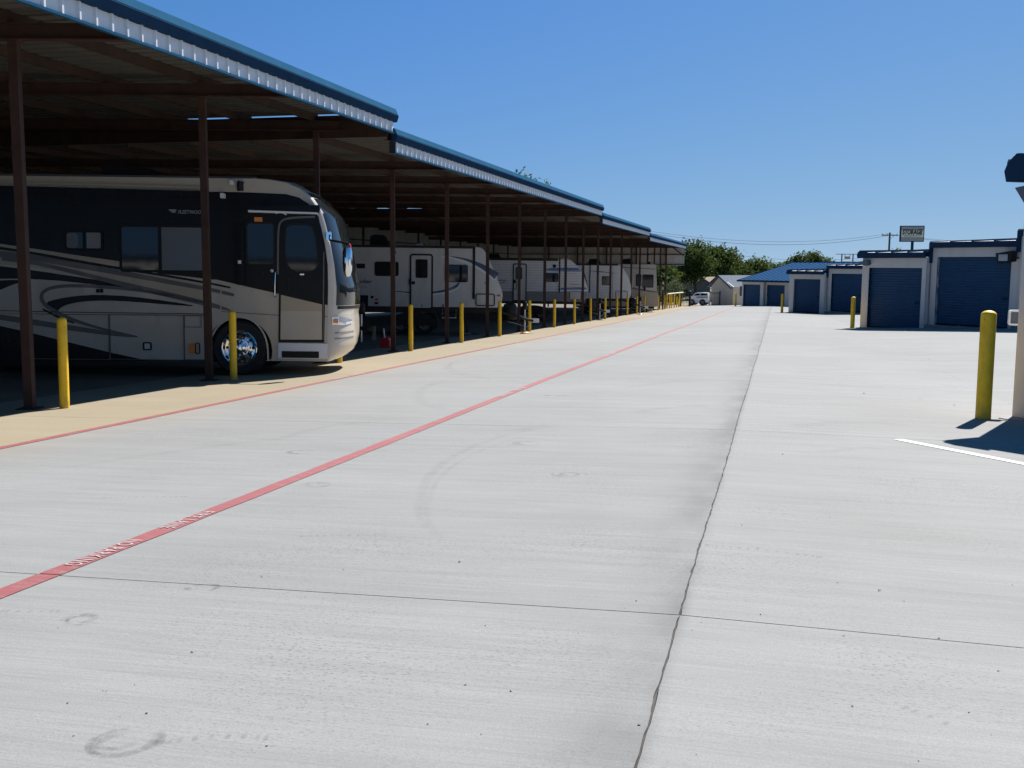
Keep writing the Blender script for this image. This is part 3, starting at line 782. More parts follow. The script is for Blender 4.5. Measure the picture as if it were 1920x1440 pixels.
# the lower swooshes
V.crop = C2
V.paint('tan_band', [(-300, 418), (0, 462), (200, 490), (400, 520), (645, 553), (645, 587), (900, 625), (1135, 668), (1135, 772), (900, 715), (700, 672), (480, 632), (200, 590), (0, 568), (-300, 520)], 'rv_tan', -.003, 0)
V.paint('tan_band', [(645, 553), (860, 617), (1000, 630), (1135, 647), (1135, 668), (900, 625), (645, 587)], 'rv_beige', -.003, 0)
V.stroke('stripe', [(-300, 445), (0, 483), (200, 513), (400, 549), (645, 590), (900, 628), (1135, 668), (1240, 690)], [.06, .05, .05, .04, .03], 'rv_black', -.006)
V.stroke('stripe', [(-300, 480), (0, 515), (200, 537), (430, 577), (700, 622), (950, 668), (1135, 700), (1260, 730)], [.13, .12, .1, .09, .07, .05], 'rv_grey', -.005)
V.stroke('stripe', [(0, 540), (200, 562), (480, 630), (700, 684), (900, 728), (1135, 782), (1240, 812)], [.06, .07, .08, .10, .09, .02], 'rv_grey', -.007)
V.paint('stripe', [(-300, 545), (0, 580), (200, 605), (400, 634), (600, 664), (795, 706), (640, 692), (480, 674), (270, 652), (0, 645), (-300, 660)], 'rv_black', -.006, 1)
V.paint('stripe', [(-300, 690), (-100, 662), (0, 656), (90, 654), (165, 659), (80, 672), (0, 706), (-120, 760), (-300, 800)], 'rv_black', -.006, 1)
V.paint('stripe', [(1082, 793), (900, 764), (700, 739), (530, 731), (400, 739), (310, 754), (238, 775), (270, 806), (305, 830), (320, 802), (370, 781), (450, 768), (560, 762), (700, 767), (900, 783)], 'rv_black', -.006, 1)
V.stroke('stripe', [(1130, 778), (1000, 752), (860, 722), (640, 694), (420, 682), (290, 688), (225, 715), (215, 755), (245, 795), (310, 832), (400, 872), (540, 915), (740, 957)], [.02, .05, .06, .06, .07, .06, .02], 'rv_grey', -.007)
V.stroke('stripe', [(-300, 815), (0, 856), (170, 880), (330, 905), (480, 925), (610, 944), (745, 958)], [.09, .10, .1, .09, .07, .01], 'rv_grey', -.008)
V.stroke('stripe', [(225, 810), (270, 832), (330, 862), (400, 885)], [.02, .05, .02], 'rv_black', -.009)
V.paint('stripe', [(-300, 850), (0, 903), (160, 938), (300, 972), (450, 1008), (600, 1044), (800, 1086), (500, 1100), (-300, 1100)], 'rv_black', -.0095, 0)
# panel seams, baggage doors and small fittings
V.stroke('seam', [(-300, 815), (0, 820), (320, 826), (700, 829), (1140, 833)], [.012, .012], 'rv_black', -.011, it=0)
V.stroke('seam', [(-300, 828), (0, 834), (320, 840), (700, 841), (1140, 846)], [.006, .006], 'rv_grey', -.011, it=0)
for (x0, x1) in ((160, 590), (590, 993)):
    V.frame('baggage_door', x0, x1, 838, 1080, .02, .010, -.014, -.002, 'rv_grey')
V.frame('baggage_door', 993, 1105, 838, 1080, .02, .010, -.014, -.002, 'rv_grey'); V.frame('fuel_door', 994, 1085, 840, 905, .02, .010, -.015, -.002, 'rv_grey')
lt = V.frame('latch', 772, 818, 986, 1030, .03, .022, -.02, -.002, 'black_plastic'); V.plate('latch_paddle', V.rect(782, 808, 996, 1020, .01), -.016, -.004, 'steel', lt)
V.plate('side_marker', V.rect(1022, 1052, 990, 1046, .02), -.02, -.002, 'amber'); V.frame('marker_ring', 1054, 1079, 987, 1049, .04, .015, -.02, -.002, 'black_plastic')
V.plate('outlet_cover', V.rect(515, 532, 700, 720), -.015, -.002, 'black_plastic'); V.plate('outlet_cover', V.rect(536, 552, 700, 720), -.015, -.002, 'black_plastic')
for x0, x1, y0, y1, ins in ((342, 548, 383, 492, 0), (642, 1096, 354, 607, 1)):
    a = V.frame('window', x0, x1, y0, y1, .07, .04, -.025, 0, 'black_plastic')
    xm = x0+(x1-x0)*(.47 if ins else .5)
    V.plate('pane', V.rect(x0+10, xm-3, y0+10, y1-10, .04), -.014, -.004, 'glass_dark', a)
    V.plate('pane', V.rect(xm+7, x1-10, y0+10, y1-10, .04), -.014, -.004, 'glass_dark' if not ins else 'blinds', a)
    V.plate('mullion', V.rect(xm-4, xm+8, y0+8, y1-8), -.022, -.004, 'black_plastic', a)
    if ins:
        for i in range(17):
            yy = y0+14+i*(y1-y0-30)/16; V.plate('blind_slat', V.rect(xm+9, x1-13, yy, yy+9), -.020, -.0145, 'blinds', a)
        V.plate('pane_reflection_film', V.rect(xm+7, x1-10, y0+10, y1-10, .04), -.0235, -.0215, 'glass_tint', a) if 'glass_tint' in MATS else None
    else:
        V.plate('decal', V.rect(352, 412, 400, 480, .06), -.0165, -.0145, 'blinds', a); V.plate('curtain', V.rect(462, 540, 396, 484, .02), -.0165, -.0145, 'rv_lower_grey', a)
V.text('FLEETWOOD', 952, 290, 20, 'lettering_grey', .25, 142, .012)
mb = MB()
for i, (dx, dy) in enumerate(((0, 0), (7, 6), (14, 12))):
    p = V.pts([(900+dx, 268+dy), (946-dx*.2, 268+dy), (943-dx*.2-3, 273+dy), (906+dx, 273+dy)]); mb.quad(*[(u, -.009, w_) for u, w_ in p])
mb.build('wing_emblem', 'lettering_grey', T, fix=False)
V.plate('gutter_rail', V.pts([(-900, 92), (0, 118), (560, 130), (1118, 145), (1118, 160), (560, 144), (0, 132), (-900, 106)]), -.05, -.004, 'rv_tan')
V.plate('awning_roller', V.pts([(-900, 120), (0, 146), (1110, 170), (1110, 205), (0, 186), (-900, 160)]), -.10, -.006, 'rv_black')
V.crop = C3
V.plate('awning_cap', V.rect(205, 228, 205, 235, .01), -.12, -.004, 'white_plastic'); V.plate('awning_cap', V.rect(258, 282, 125, 152, .01), -.08, -.004, 'white_plastic')
MB().tube([(u_, -.03, w_) for u_, w_ in V.pts([(322, 130), (318, 150), (320, 188)])], .06, 8).build('awning_arm', 'black_plastic', T)
# driver side window, entry door
V.window(357, 534, 380, 645, .08, .03)
V.plate('amber_light', V.rect(408, 456, 350, 377, .01), -.03, -.002, 'amber')
V.plate('slide_trim', V.rect(308, 346, 400, 768, .03), -.05, -.003, 'rv_black'); V.plate('sticker', V.rect(312, 332, 616, 636), -.053, -.0505, 'white_plastic')
door = V.plate('door', V.pts([(562, 352), (800, 340), (830, 480), (848, 640), (842, 1118), (562, 1118)]), -.012, -.001, 'rv_black')
V.plate('door_lower_panel', V.pts([(575, 826), (828, 884), (828, 1100), (575, 1100)]), -.020, -.0125, 'rv_tan', door)
V.paint('door_lower_panel', [(575, 925), (828, 925), (828, 1100), (575, 1100)], 'rv_beige', -.0215, 0).parent = door
o_ = V.pts([(612, 384), (752, 384), (782, 420), (806, 560), (812, 690), (592, 690), (590, 420)]); ws = MB().quad(*[(u, -.014, w_) for u, w_ in smooth_pts(o_, 2, True)]).build('door_window_frame', 'black_plastic', door, fix=False)
o_ = V.pts([(622, 396), (742, 396), (772, 425), (794, 560), (802, 682), (600, 682), (600, 425)]); MB().quad(*[(u, -.018, w_) for u, w_ in smooth_pts(o_, 2, True)]).build('door_window', 'glass_dark', door, fix=False)
V.stroke('door_outline', [(555, 700), (553, 420), (570, 370), (620, 352), (780, 345)], [.035, .035], 'rv_grey', -.014, door)
V.stroke('hinge_line', [(836, 560), (836, 700), (836, 1100)], [.02, .02], 'rv_grey', -.015, door)
V.plate('door_lock', V.rect(618, 640, 720, 800, .02), -.03, -.012, 'black_plastic', door); V.plate('key_plate', V.rect(690, 716, 696, 704), -.02, -.012, 'chrome', door)
MB().tube([(u_, v_, w_) for (u_, w_), v_ in zip(V.pts([(544, 678), (543, 690), (541, 760), (541, 830), (543, 843)]), (-.005, -.06, -.07, -.06, -.005))], .014, 8).build('grab_bar', 'chrome', T, True)
MB().lathe([(.035, 0), (.035, .02), (.02, .028)], 16, lambda x, y, h: (V.c(517, 677)[0]+x, -.004-h, V.c(517, 677)[1]+y)).build('lock_ring', 'steel', T)
aw = V.plate('door_awning', V.pts([(372, 285), (812, 275), (812, 325), (372, 312)]), -.13, -.003, 'rv_black'); V.plate('awning_edge', V.pts([(378, 309), (802, 321), (802, 331), (378, 321)]), -.137, -.02, 'white_plastic', aw)
for (a, b_) in (((545, 327), (580, 320)), ((580, 320), (612, 336))):
    p = V.pts([a, b_]); MB().tube([(u_, -.12, w_) for u_, w_ in p], .012, 6).build('awning_strut', 'white_plastic', aw)
st = V.plate('entry_step', V.pts([(562, 1121), (862, 1124), (862, 1216), (562, 1216)]), -.03, .25, 'white_plastic')
V.plate('step_recess', V.rect(585, 812, 1172, 1211), -.036, -.031, 'black_plastic', st)
V.stroke('seam', [(205, 930), (560, 952), (862, 958)], [.012, .012], 'rv_grey', -.006, it=0); V.stroke('seam', [(206, 790), (206, 945)], [.02, .02], 'rv_beige', -.012, it=0)
V.stroke('arch_lip', [(128, 1200), (140, 1110), (185, 1020), (260, 970), (330, 962), (400, 980), (460, 1040), (495, 1120), (500, 1232)], [.03, .03], 'rv_silver', -.006)
# headlight, mirror
mb = MB(); hs = []
for i in range(9):
    for j in range(13):
        f, e = i/8, j/12; s_ = math.sin(math.pi*min(1, max(0, f)))**.5
        yp = 600.5-(8.8*(1-e*.35))*math.cos(math.pi*f)*(.6+.4*math.sin(math.pi*min(1, e+.15)))+e*3; tt = -.985+e*.55
        p = nose(yp, tt); pn = (nose(yp, tt+.01)-p); nr = Vector((pn.y, -pn.x, 0)).normalized(); p = p+nr*.016; mb.v.append(tuple(p))
for i in range(8):
    for j in range(12): mb.f.append((i*13+j, i*13+j+1, (i+1)*13+j+1, (i+1)*13+j))
hl = mb.build('headlight', 'lamp_lens', T, True)
mb = MB()
for i in range(5):
    for j in range(5):
        yp = 596.5+i*2.2; tt = -.978+j*.014; p = nose(yp, tt); pn = nose(yp, tt+.01)-p; nr = Vector((pn.y, -pn.x, 0)).normalized(); mb.v.append(tuple(p+nr*.021))
for i in range(4):
    for j in range(4): mb.f.append((i*5+j, i*5+j+1, (i+1)*5+j+1, (i+1)*5+j))
mb.build('turn_lamp', 'amber', hl, True)
for yy in (622, 633):
    mb = MB(); n0 = 0
    for k_, yp in enumerate((yy, yy+3)):
        for j in range(15): p = nose(yp, -.96+j*.05); mb.v.append((p.x+.004, p.y-.006, p.z))
    for j in range(14): mb.f.append((j, j+1, 15+j+1, 15+j))
    mb.build('bumper_groove', 'rv_lower_grey', T, True)
p = V.pts([(868, 440), (880, 490), (960, 505), (1015, 520)])
MB().tube([(p[0][0], .02, p[0][1]), (p[1][0], -.12, p[1][1]), (p[2][0], -.26, p[2][1]), (p[3][0]-.02, -.32, p[3][1])], .022, 8).build('mirror_arm', 'chrome', T, True)
V.plate('mirror_bracket', V.rect(852, 886, 440, 492, .02), -.05, .03, 'chrome')
cm = V.c(1004, 625); mir = MB()
mir.lathe([(.03, .26), (.075, .25), (.092, .18), (.095, .0), (.085, -.15), (.055, -.245), (.02, -.26)], 16, lambda x, y, h: (cm[0]-.02+x*.95, -.34+y*1.0, cm[1]+h)).build('mirror', 'chrome', T, 60)
MB().tube([(p[3][0]-.02, -.32, p[3][1]), (p[3][0]-.01, -.34, p[3][1]-.06)], .03, 8).build('mirror_neck', 'red_plastic', T, True)
# wheels (front pair, rear duals) with tyres down to the floor
wheel(T, wc[0], .02, WR, .315, .28, w0=WR); wheel(T, wc[0], WID-.3, WR, .315, .28, w0=WR)
for v_ in (.02, .34, WID-.62, WID-.3): wheel(T, -6.3, v_, WR, .315, .27, w0=WR, lugs=False)
mb = MB()   # steering wheel seen through the door glass
MB().tube([(1.0+.2*math.cos(a*.3), .55+.2*math.sin(a*.3), 1.75+.06*math.cos(a*.3)) for a in range(0, 22)], .015, 6).build('steering_wheel', 'black_plastic', T)
# ------------------------------------------------------------------ travel trailers
C5 = (1/6., 640, 430); C6 = (.208333, 900, 440)
def bay(k_, dv=0.): return (-9.04+dv*.26, PY0+PDY*(k_+.5)-1.22*CC+dv)
def shell(V, outline, rear, bottom, mat, wid=2.44):
    """outline: crop points from the roof round the nose to the bottom edge"""
    p = smooth_pts(V.pts(outline), 1); b_ = V.c(0, bottom)[1]
    b_ = p[-1][1]
    pts = [(rear, p[0][1])]+p+[(rear, b_)]
    o = V.plate('body', pts, .0, wid, mat, smooth=30)
    return p, b_
def under(V, rear, front, wb, axle, wid=2.44, r=.34):
    V.plate('chassis', [(rear+.3, wb-.14), (front-.35, wb-.14), (front-.2, wb), (rear+.1, wb)], .12, wid-.12, 'rv_skirt_dark')
    for u in (axle-.42, axle+.42):
        for v_ in (.06, wid-.28): wheel(V.t, u, v_, r, .2, .22, 'rv_lower_grey', 0, lugs=False)
    for u in (axle-.42, axle+.42):
        MB().tube([(u, .1, r), (u, wid-.1, r)], .035, 6).build('axle', 'black_plastic', V.t)
    V.plate('fender', [(axle+.86*math.cos(math.radians(a)), .30+.46*math.sin(math.radians(a))) for a in range(0, 181, 12)], -.03, .03, 'rv_skirt_dark')
def tongue(V, u0, v, wb, L, pad='orange_plastic', cover='black_plastic'):
    t_ = V.t
    for s in (-1, 1):
        MB().tube([(u0-.35, v+s*.62, wb-.08), (u0+L, v+s*.03, .46)], .05, 6).build('tongue_rail', 'black_plastic', t_)
    MB().box(u0+L-.08, u0+L+.22, v-.06, v+.06, .40, .54).build('coupler', 'steel', t_)
    MB().lathe([(.22, .5), (.25, .56), (.26, .9), (.22, 1.04), (.1, 1.09)], 20, lambda x, y, h: (u0+.32+x, v+y*1.35, h)).build('propane_cover', cover, t_, 50)
    j = MB().tube([(u0+L-.3, v, .04), (u0+L-.3, v, .9)], .035, 10).build('tongue_jack', 'steel', t_, True)
    MB().lathe([(.05, .86), (.085, .9), (.085, 1.1), (.05, 1.16)], 14, lambda x, y, h: (u0+L-.3+x, v+y, h)).build('jack_motor', 'black_plastic', j, 40)
    MB().box(u0+L-.42, u0+L-.18, v-.12, v+.12, .03, .045).build('jack_foot', 'steel', j)
    o = MB().lathe([(.16, 0), (.17, .03), (.14, .055), (.05, .06)], 16, lambda x, y, h: (u0+L-.3+x, v+y, h-.03+.03)).build('jack_pad', pad, t_, 40)
    MB().tube([(u0+L-.05, v-.1, .42), (u0+L-.2, v-.16, .25), (u0+.2, v-.2, .45)], .012, 6).build('safety_chain', 'steel', t_)
    return j
def tdoor(V, x0, x1, y0, y1, wx0, wx1, wy0, wy1, knob, mat='rv_white'):
    d = V.plate('door', V.rect(x0, x1, y0, y1, .1), -.02, -.001, mat)
    V.frame('door_frame', x0, x1, y0, y1, .1, .055, -.03, -.001, 'black_plastic', d)
    w_ = V.frame('door_window', wx0, wx1, wy0, wy1, .05, .02, -.034, -.02, 'black_plastic', d)
    V.plate('pane', V.rect(wx0+4*V.crop[0]*0, wx1, wy0, wy1, .05), -.026, -.021, 'glass_dark', d)
    V.plate('door_latch', V.rect(knob[0], knob[1], knob[2], knob[3], .02), -.06, -.021, 'black_plastic', d)
    return d
# 1: plain white trailer with navy swooshes
T1 = Veh('travel_trailer', 'white travel trailer with navy swooshes and smooth sides', 'trailer', bay(5, .25), 'travel trailers under the carports', C5)
rear = T1.c(-700, 500)[0]
p, wb = shell(T1, [(-600, 205), (900, 207), (1480, 204), (1540, 200), (1590, 222), (1632, 285), (1680, 385), (1745, 540), (1795, 668), (1815, 730), (1808, 800), (1790, 862), (1740, 882)], rear, 880, 'rv_white')
front = max(q[0] for q in p)
MB().box(rear, T1.c(1480, 200)[0], -.03, 2.47, T1.c(800, 214)[1], T1.c(800, 186)[1]).build('roof_edge', 'rv_skirt_dark', T1.t)
T1.plate('skirt', [(rear, wb), (T1.c(1740, 880)[0], wb), (T1.c(1660, 950)[0], T1.c(1660, 945)[1]), (rear, T1.c(0, 945)[1])], .02, .08, 'rv_skirt_dark')
under(T1, rear, front, wb, T1.c(800, 900)[0])
tdoor(T1, 768, 1027, 282, 905, 833, 967, 343, 552, (790, 825, 590, 625))
T1.plate('grab_handle', T1.rect(760, 782, 560, 635, .02), -.06, -.02, 'black_plastic')
T1.window(372, 640, 372, 532, .07, .025); T1.window(1160, 1420, 403, 597, .07, .025)
T1.plate('corner_trim', T1.rect(1474, 1502, 195, 787), -.03, .0, 'black_plastic')
T1.frame('storage_hatch', 1508, 1727, 726, 864, .07, .035, -.02, 0, 'black_plastic')
T1.plate('furnace_vent', T1.rect(180, 298, 750, 880, .02), -.02, 0, 'black_plastic'); T1.plate('fridge_vent', T1.rect(158, 262, 395, 447, .01), -.02, 0, 'black_plastic')
for x, y, r, m_ in ((345, 770, .05, 'black_plastic'), (590, 265, .06, 'black_plastic'), (1618, 606, .02, 'black_plastic')):
    c = T1.c(x, y); MB().lathe([(r, 0), (r, .03), (r*.6, .045)], 16, lambda X, Y, h: (c[0]+X, -h, c[1]+Y)).build('vent_cap' if r > .03 else 'key_lock', m_, T1.t)
T1.plate('marker_light', T1.rect(376, 412, 786, 806), -.02, 0, 'red_plastic'); T1.plate('marker_light', T1.rect(1750, 1786, 738, 756), -.02, .02, 'red_plastic')
T1.plate('outlet_cover', T1.rect(372, 412, 826, 850), -.02, 0, 'black_plastic')
for x in (906, 1142): T1.plate('step_bracket', T1.rect(x-6, x+6, 848, 874), -.02, 0, 'black_plastic')
T1.stroke('swoosh', [(1120, 312), (1300, 335), (1500, 405), (1620, 470), (1740, 548)], [.02, .07, .14, .2, .2], 'white_plastic', -.005)
T1.stroke('swoosh', [(1230, 308), (1400, 340), (1520, 388), (1640, 450), (1745, 530)], [.01, .06, .13, .2, .26], 'rv_navy', -.008)
T1.stroke('swoosh', [(590, 700), (780, 722), (950, 728), (1130, 705), (1240, 678), (1310, 640), (1325, 600)], [.01, .05, .07, .09, .14, .12, .02], 'rv_navy', -.006)
T1.stroke('swoosh', [(640, 712), (850, 742), (1050, 736), (1240, 703), (1325, 650), (1330, 605)], [.01, .03, .05, .07, .05, .01], 'white_plastic', -.008)
T1.text('Prowler', 40, 612, 44, 'lettering_dark', .15, 312, .02); T1.text('LYNX', 196, 672, 24, 'lettering_grey', .2, 95, .01)
for u, a in ((T1.c(250, 0)[0], 0), (T1.c(390, 0)[0], 1)):
    pass
z0 = T1.c(800, 186)[1]
pr_ = T1.pts([(275, 186), (285, 70), (330, 50), (440, 60), (505, 186)]); MB().prism(pr_, .8, 1.6, lambda q, d: (q[0], d, q[1])).build('air_conditioner', 'black_plastic', T1.t)
MB().prism(T1.pts([(805, 186), (805, 158), (880, 150), (880, 186)]), .9, 1.3, lambda q, d: (q[0], d, q[1])).build('roof_vent', 'white_plastic', T1.t)
c = T1.c(1420, 880); j = T1.c(1420, 1165)
MB().tube([(c[0]-.15, .25, c[1]), (c[0], .25, .05)], .03, 6).build('stabilizer_jack', 'black_plastic', T1.t); MB().box(c[0]-.12, c[0]+.12, .13, .37, 0, .045).build('jack_block', 'rv_tan', T1.t)
a, b_ = T1.c(1135, 1000), T1.c(1295, 1000)
MB().box(a[0], b_[0], -.32, -.02, a[1], a[1]+.025).build('entry_step', 'steel', T1.t)
for u in (a[0], b_[0]-.02): MB().tube([(u, .05, wb-.03), (u, -.1, a[1])], .012, 6).build('step_arm', 'steel', T1.t)
tongue(T1, front-.05, 1.22, wb, 1.15)
# 2: ribbed white trailer with blue stripes and grey lower body
T2 = Veh('travel_trailer', 'ribbed white travel trailer with blue stripes and grey lower side', 'trailer', bay(9, .1), 'travel trailers under the carports', C6)
rear = T2.c(-200, 300)[0]
p, wb = shell(T2, [(-150, 232), (400, 231), (720, 226), (780, 216), (830, 240), (880, 292), (930, 345), (955, 400), (966, 460), (970, 530), (955, 580), (930, 604)], rear, 600, 'siding_white')
front = max(q[0] for q in p)
MB().box(rear, T2.c(700, 200)[0], -.03, 2.47, T2.c(300, 236)[1], T2.c(300, 212)[1]).build('roof_edge', 'rv_skirt_dark', T2.t)
T2.paint('grey_lower_side', [(-150, 515), (968, 512), (966, 545), (952, 582), (930, 603), (-150, 603)], 'rv_lower_grey', -.004, 0)
under(T2, rear, front, wb, T2.c(480, 600)[0])
d = tdoor(T2, 292, 420, 263, 602, 318, 378, 296, 406, (300, 320, 408, 440))
T2.frame('screen_handle', 300, 330, 415, 498, .08, .02, -.05, -.02, 'black_plastic', d)
T2.window(588, 704, 348, 428, .07, .03)
c = T2.c(668, 285); MB().lathe([(.09, 0), (.09, .03), (.05, .04)], 16, lambda X, Y, h: (c[0]+X, -h, c[1]+Y)).build('porthole_vent', 'black_plastic', T2.t)
T2.plate('corner_trim', T2.rect(707, 722, 212, 524), -.03, 0, 'black_plastic')
T2.paint('blue_stripe', [(555, 322), (640, 303), (760, 298), (880, 300), (905, 322), (760, 324), (640, 326)], 'rv_blue', -.006, 0); T2.paint('blue_stripe', [(620, 330), (760, 327), (905, 326), (915, 334), (760, 333)], 'rv_lower_grey', -.006, 0)
T2.paint('blue_stripe', [(675, 498), (740, 480), (860, 474), (955, 476), (962, 494), (860, 496)], 'rv_blue', -.006, 0); T2.paint('blue_stripe', [(905, 300), (940, 345), (962, 420), (968, 480), (950, 420), (925, 352)], 'rv_navy', -.006, 0)
T2.plate('storage_hatch', T2.rect(808, 908, 514, 584, .04), -.02, 0, 'rv_white'); T2.frame('hatch_frame', 806, 910, 512, 586, .05, .02, -.025, 0, 'black_plastic')
T2.text('CATALINA', 85, 422, 15, 'lettering_dark', .15, 145, .01); T2.text('Coachmen', 812, 455, 18, 'lettering_grey', .3, 84, .0)
T2.stroke('swoosh', [(175, 448), (205, 432), (255, 430)], [.01, .03, .01], 'rv_blue', -.006)
MB().prism(T2.pts([(60, 212), (70, 170), (160, 170), (190, 212)]), .8, 1.6, lambda q, d: (q[0], d, q[1])).build('air_conditioner', 'black_plastic', T2.t)
tongue(T2, front-.05, 1.22, wb, 1.1, 'black_plastic')
# 3: ribbed white trailer with a plain side
T3 = Veh('travel_trailer', 'ribbed white travel trailer with one dark window and rounded nose', 'trailer', bay(12), 'travel trailers under the carports', C6)
rear = T3.c(700, 300)[0]
p, wb = shell(T3, [(700, 276), (1100, 275), (1240, 272), (1280, 292), (1315, 345), (1342, 400), (1358, 460), (1362, 520), (1352, 560), (1335, 578)], rear, 575, 'siding_white')
front = max(q[0] for q in p)
MB().box(rear, T3.c(1240, 270)[0], -.03, 2.47, T3.c(1100, 278)[1], T3.c(1100, 264)[1]).build('roof_edge', 'rv_skirt_dark', T3.t)
under(T3, rear, front, wb, T3.c(1050, 600)[0])
T3.window(1096, 1168, 376, 455, .05, .03); T3.plate('corner_trim', T3.rect(982, 994, 262, 525), -.03, 0, 'black_plastic'); T3.plate('corner_trim', T3.rect(1190, 1197, 275, 575), -.02, 0, 'black_plastic')
T3.plate('storage_hatch', T3.rect(1220, 1326, 510, 572, .04), -.02, 0, 'rv_white'); T3.frame('hatch_frame', 1218, 1328, 508, 574, .05, .025, -.025, 0, 'black_plastic')
T3.stroke('stripe', [(995, 328), (1100, 335), (1230, 352)], [.03, .05, .01], 'rv_grey', -.006)
MB().prism(T3.pts([(990, 264), (1005, 215), (1080, 215), (1100, 264)]), .8, 1.6, lambda q, d: (q[0], d, q[1])).build('air_conditioner', 'black_plastic', T3.t)
tongue(T3, front-.05, 1.22, wb, 1.1, 'rv_tan', 'black_plastic')
# low trailer tongue standing behind the motorhome's nose
bt = gp(722, 652)
U = Veh('utility_trailer', 'low black trailer with silver coupler standing behind the motorhome', 'trailer', (bt.x-.05, bt.y-1.0), None, C5)
MB().box(-6.5, -2.3, .1, 1.9, .55, .7).build('deck', 'rv_skirt_dark', U.t)
for s in (.1, 1.84): MB().box(-6.5, -2.3, s, s+.06, .7, 1.0).build('side_rail', 'black_plastic', U.t)
for s in (.2, 1.8):
    MB().tube([(-2.4, s, .58), (-.25, 1.0+(s-1.0)*.06, .52)], .045, 6).build('tongue_rail', 'black_plastic', U.t)
MB().lathe([(.2, .6), (.23, .66), (.23, .98), (.18, 1.08)], 18, lambda x, y, h: (-1.0+x, 1.0+y*1.3, h)).build('propane_cover', 'black_plastic', U.t, 50)
jk = MB().tube([(-.35, 1.0, .15), (-.35, 1.0, .95)], .035, 10).build('tongue_jack', 'steel', U.t, True)
MB().lathe([(.06, .9), (.11, .96), (.11, 1.16), (.06, 1.24)], 14, lambda x, y, h: (-.35+x, 1.0+y, h)).build('jack_motor', 'black_plastic', jk, 40)
MB().box(-.3, .05, .93, 1.07, .45, .58).build('coupler', 'chrome', U.t); MB().box(-.05, .06, .96, 1.04, .2, .45).build('coupler_pin', 'chrome', U.t)
for s in (-.1, 1.85): wheel(U.t, -4.4, s, .34, .2, .22, 'steel', 0, lugs=False)
c = Vector((bt.x+.02, bt.y, zg(bt.x, bt.y)))
can = thing('fuel_can', 'red plastic fuel can with a pale spout on the carport floor', 'fuel can', c)
MB().prism([(-.13, 0), (.13, 0), (.14, .03), (.14, .2), (.1, .27), (-.08, .28), (-.14, .2), (-.14, .03)], -.09, .09, lambda p, d: (p[0], d, p[1])).build('body', 'red_plastic', can)
MB().tube([(-.02, 0, .27), (-.04, 0, .34), (-.06, 0, .52)], [.03, .02, .018], 10).build('spout', 'white_plastic', can, True)
MB().tube([(.1, 0, .26), (.08, 0, .32), (.0, 0, .32), (-.02, 0, .28)], .015, 8).build('handle', 'red_plastic', can, True)
# far class A motorhome
V2 = Veh('motorhome', 'beige flat-fronted motorhome parked under the lowest carport', 'motorhome', bay(14), None, C6)
rear = V2.c(900, 300)[0]
top = V2.c(1500, 268)[1]; bt_ = V2.c(1500, 648)[1]
fr = V2.pts([(1570, 268), (1584, 285), (1588, 340), (1590, 420), (1592, 505), (1602, 520), (1606, 580), (1604, 630), (1590, 648)])
body = MB(); n0 = len(fr)
V2.plate('body', [(rear, top)]+fr+[(rear, bt_)], 0, 2.5, 'rv_beige', smooth=30)
V2.paint('tan_lower_side', [(900, 505), (1395, 470), (1460, 500), (1596, 520), (1604, 580), (1602, 632), (1590, 647), (900, 647)], 'rv_tan', -.004, 0)
V2.stroke('stripe', [(1250, 470), (1400, 488), (1500, 505), (1598, 518)], [.06, .1, .1, .06], 'rv_grey', -.008)
V2.stroke('stripe', [(1100, 290), (1400, 300), (1580, 310)], [.05, .05], 'rv_grey', -.006)
V2.window(1402, 1453, 355, 465, .1, .03); V2.window(1460, 1562, 360, 475, .04, .04)
V2.plate('windshield', V2.pts([(1584, 330), (1592, 330), (1596, 490), (1590, 490)]), .12, 2.38, 'glass_dark')
V2.plate('air_conditioner', V2.pts([(1290, 268), (1300, 218), (1360, 210), (1385, 225), (1388, 268)]), .8, 1.6, 'black_plastic'); V2.plate('roof_lip', V2.pts([(1545, 270), (1552, 262), (1578, 268), (1584, 282)]), .0, 2.5, 'rv_white')
V2.plate('wiper_dome', V2.rect(1530, 1552, 240, 268, .05), 1.0, 1.3, 'black_plastic')
V2.plate('chassis', [(rear, .25), (fr[-1][0]-.3, .25), (fr[-1][0]-.1, bt_), (rear, bt_)], .2, 2.3, 'black_plastic')
for v_ in (.02, 2.2): wheel(V2.t, V2.c(1450, 600)[0], v_, .48, .3, .28, 'steel', 8, lugs=False); wheel(V2.t, rear+1.8, v_, .48, .3, .28, 'steel', 0, lugs=False)
c = V2.c(1478, 490); MB().lathe([(.05, -.12), (.07, 0), (.05, .12)], 10, lambda x, y, h: (c[0]+x, -.2+y, c[1]+h)).build('mirror', 'black_plastic', V2.t, 50)
MB().tube([(c[0], 0, c[1]), (c[0], -.2, c[1])], .015, 6).build('mirror_arm', 'black_plastic', V2.t)

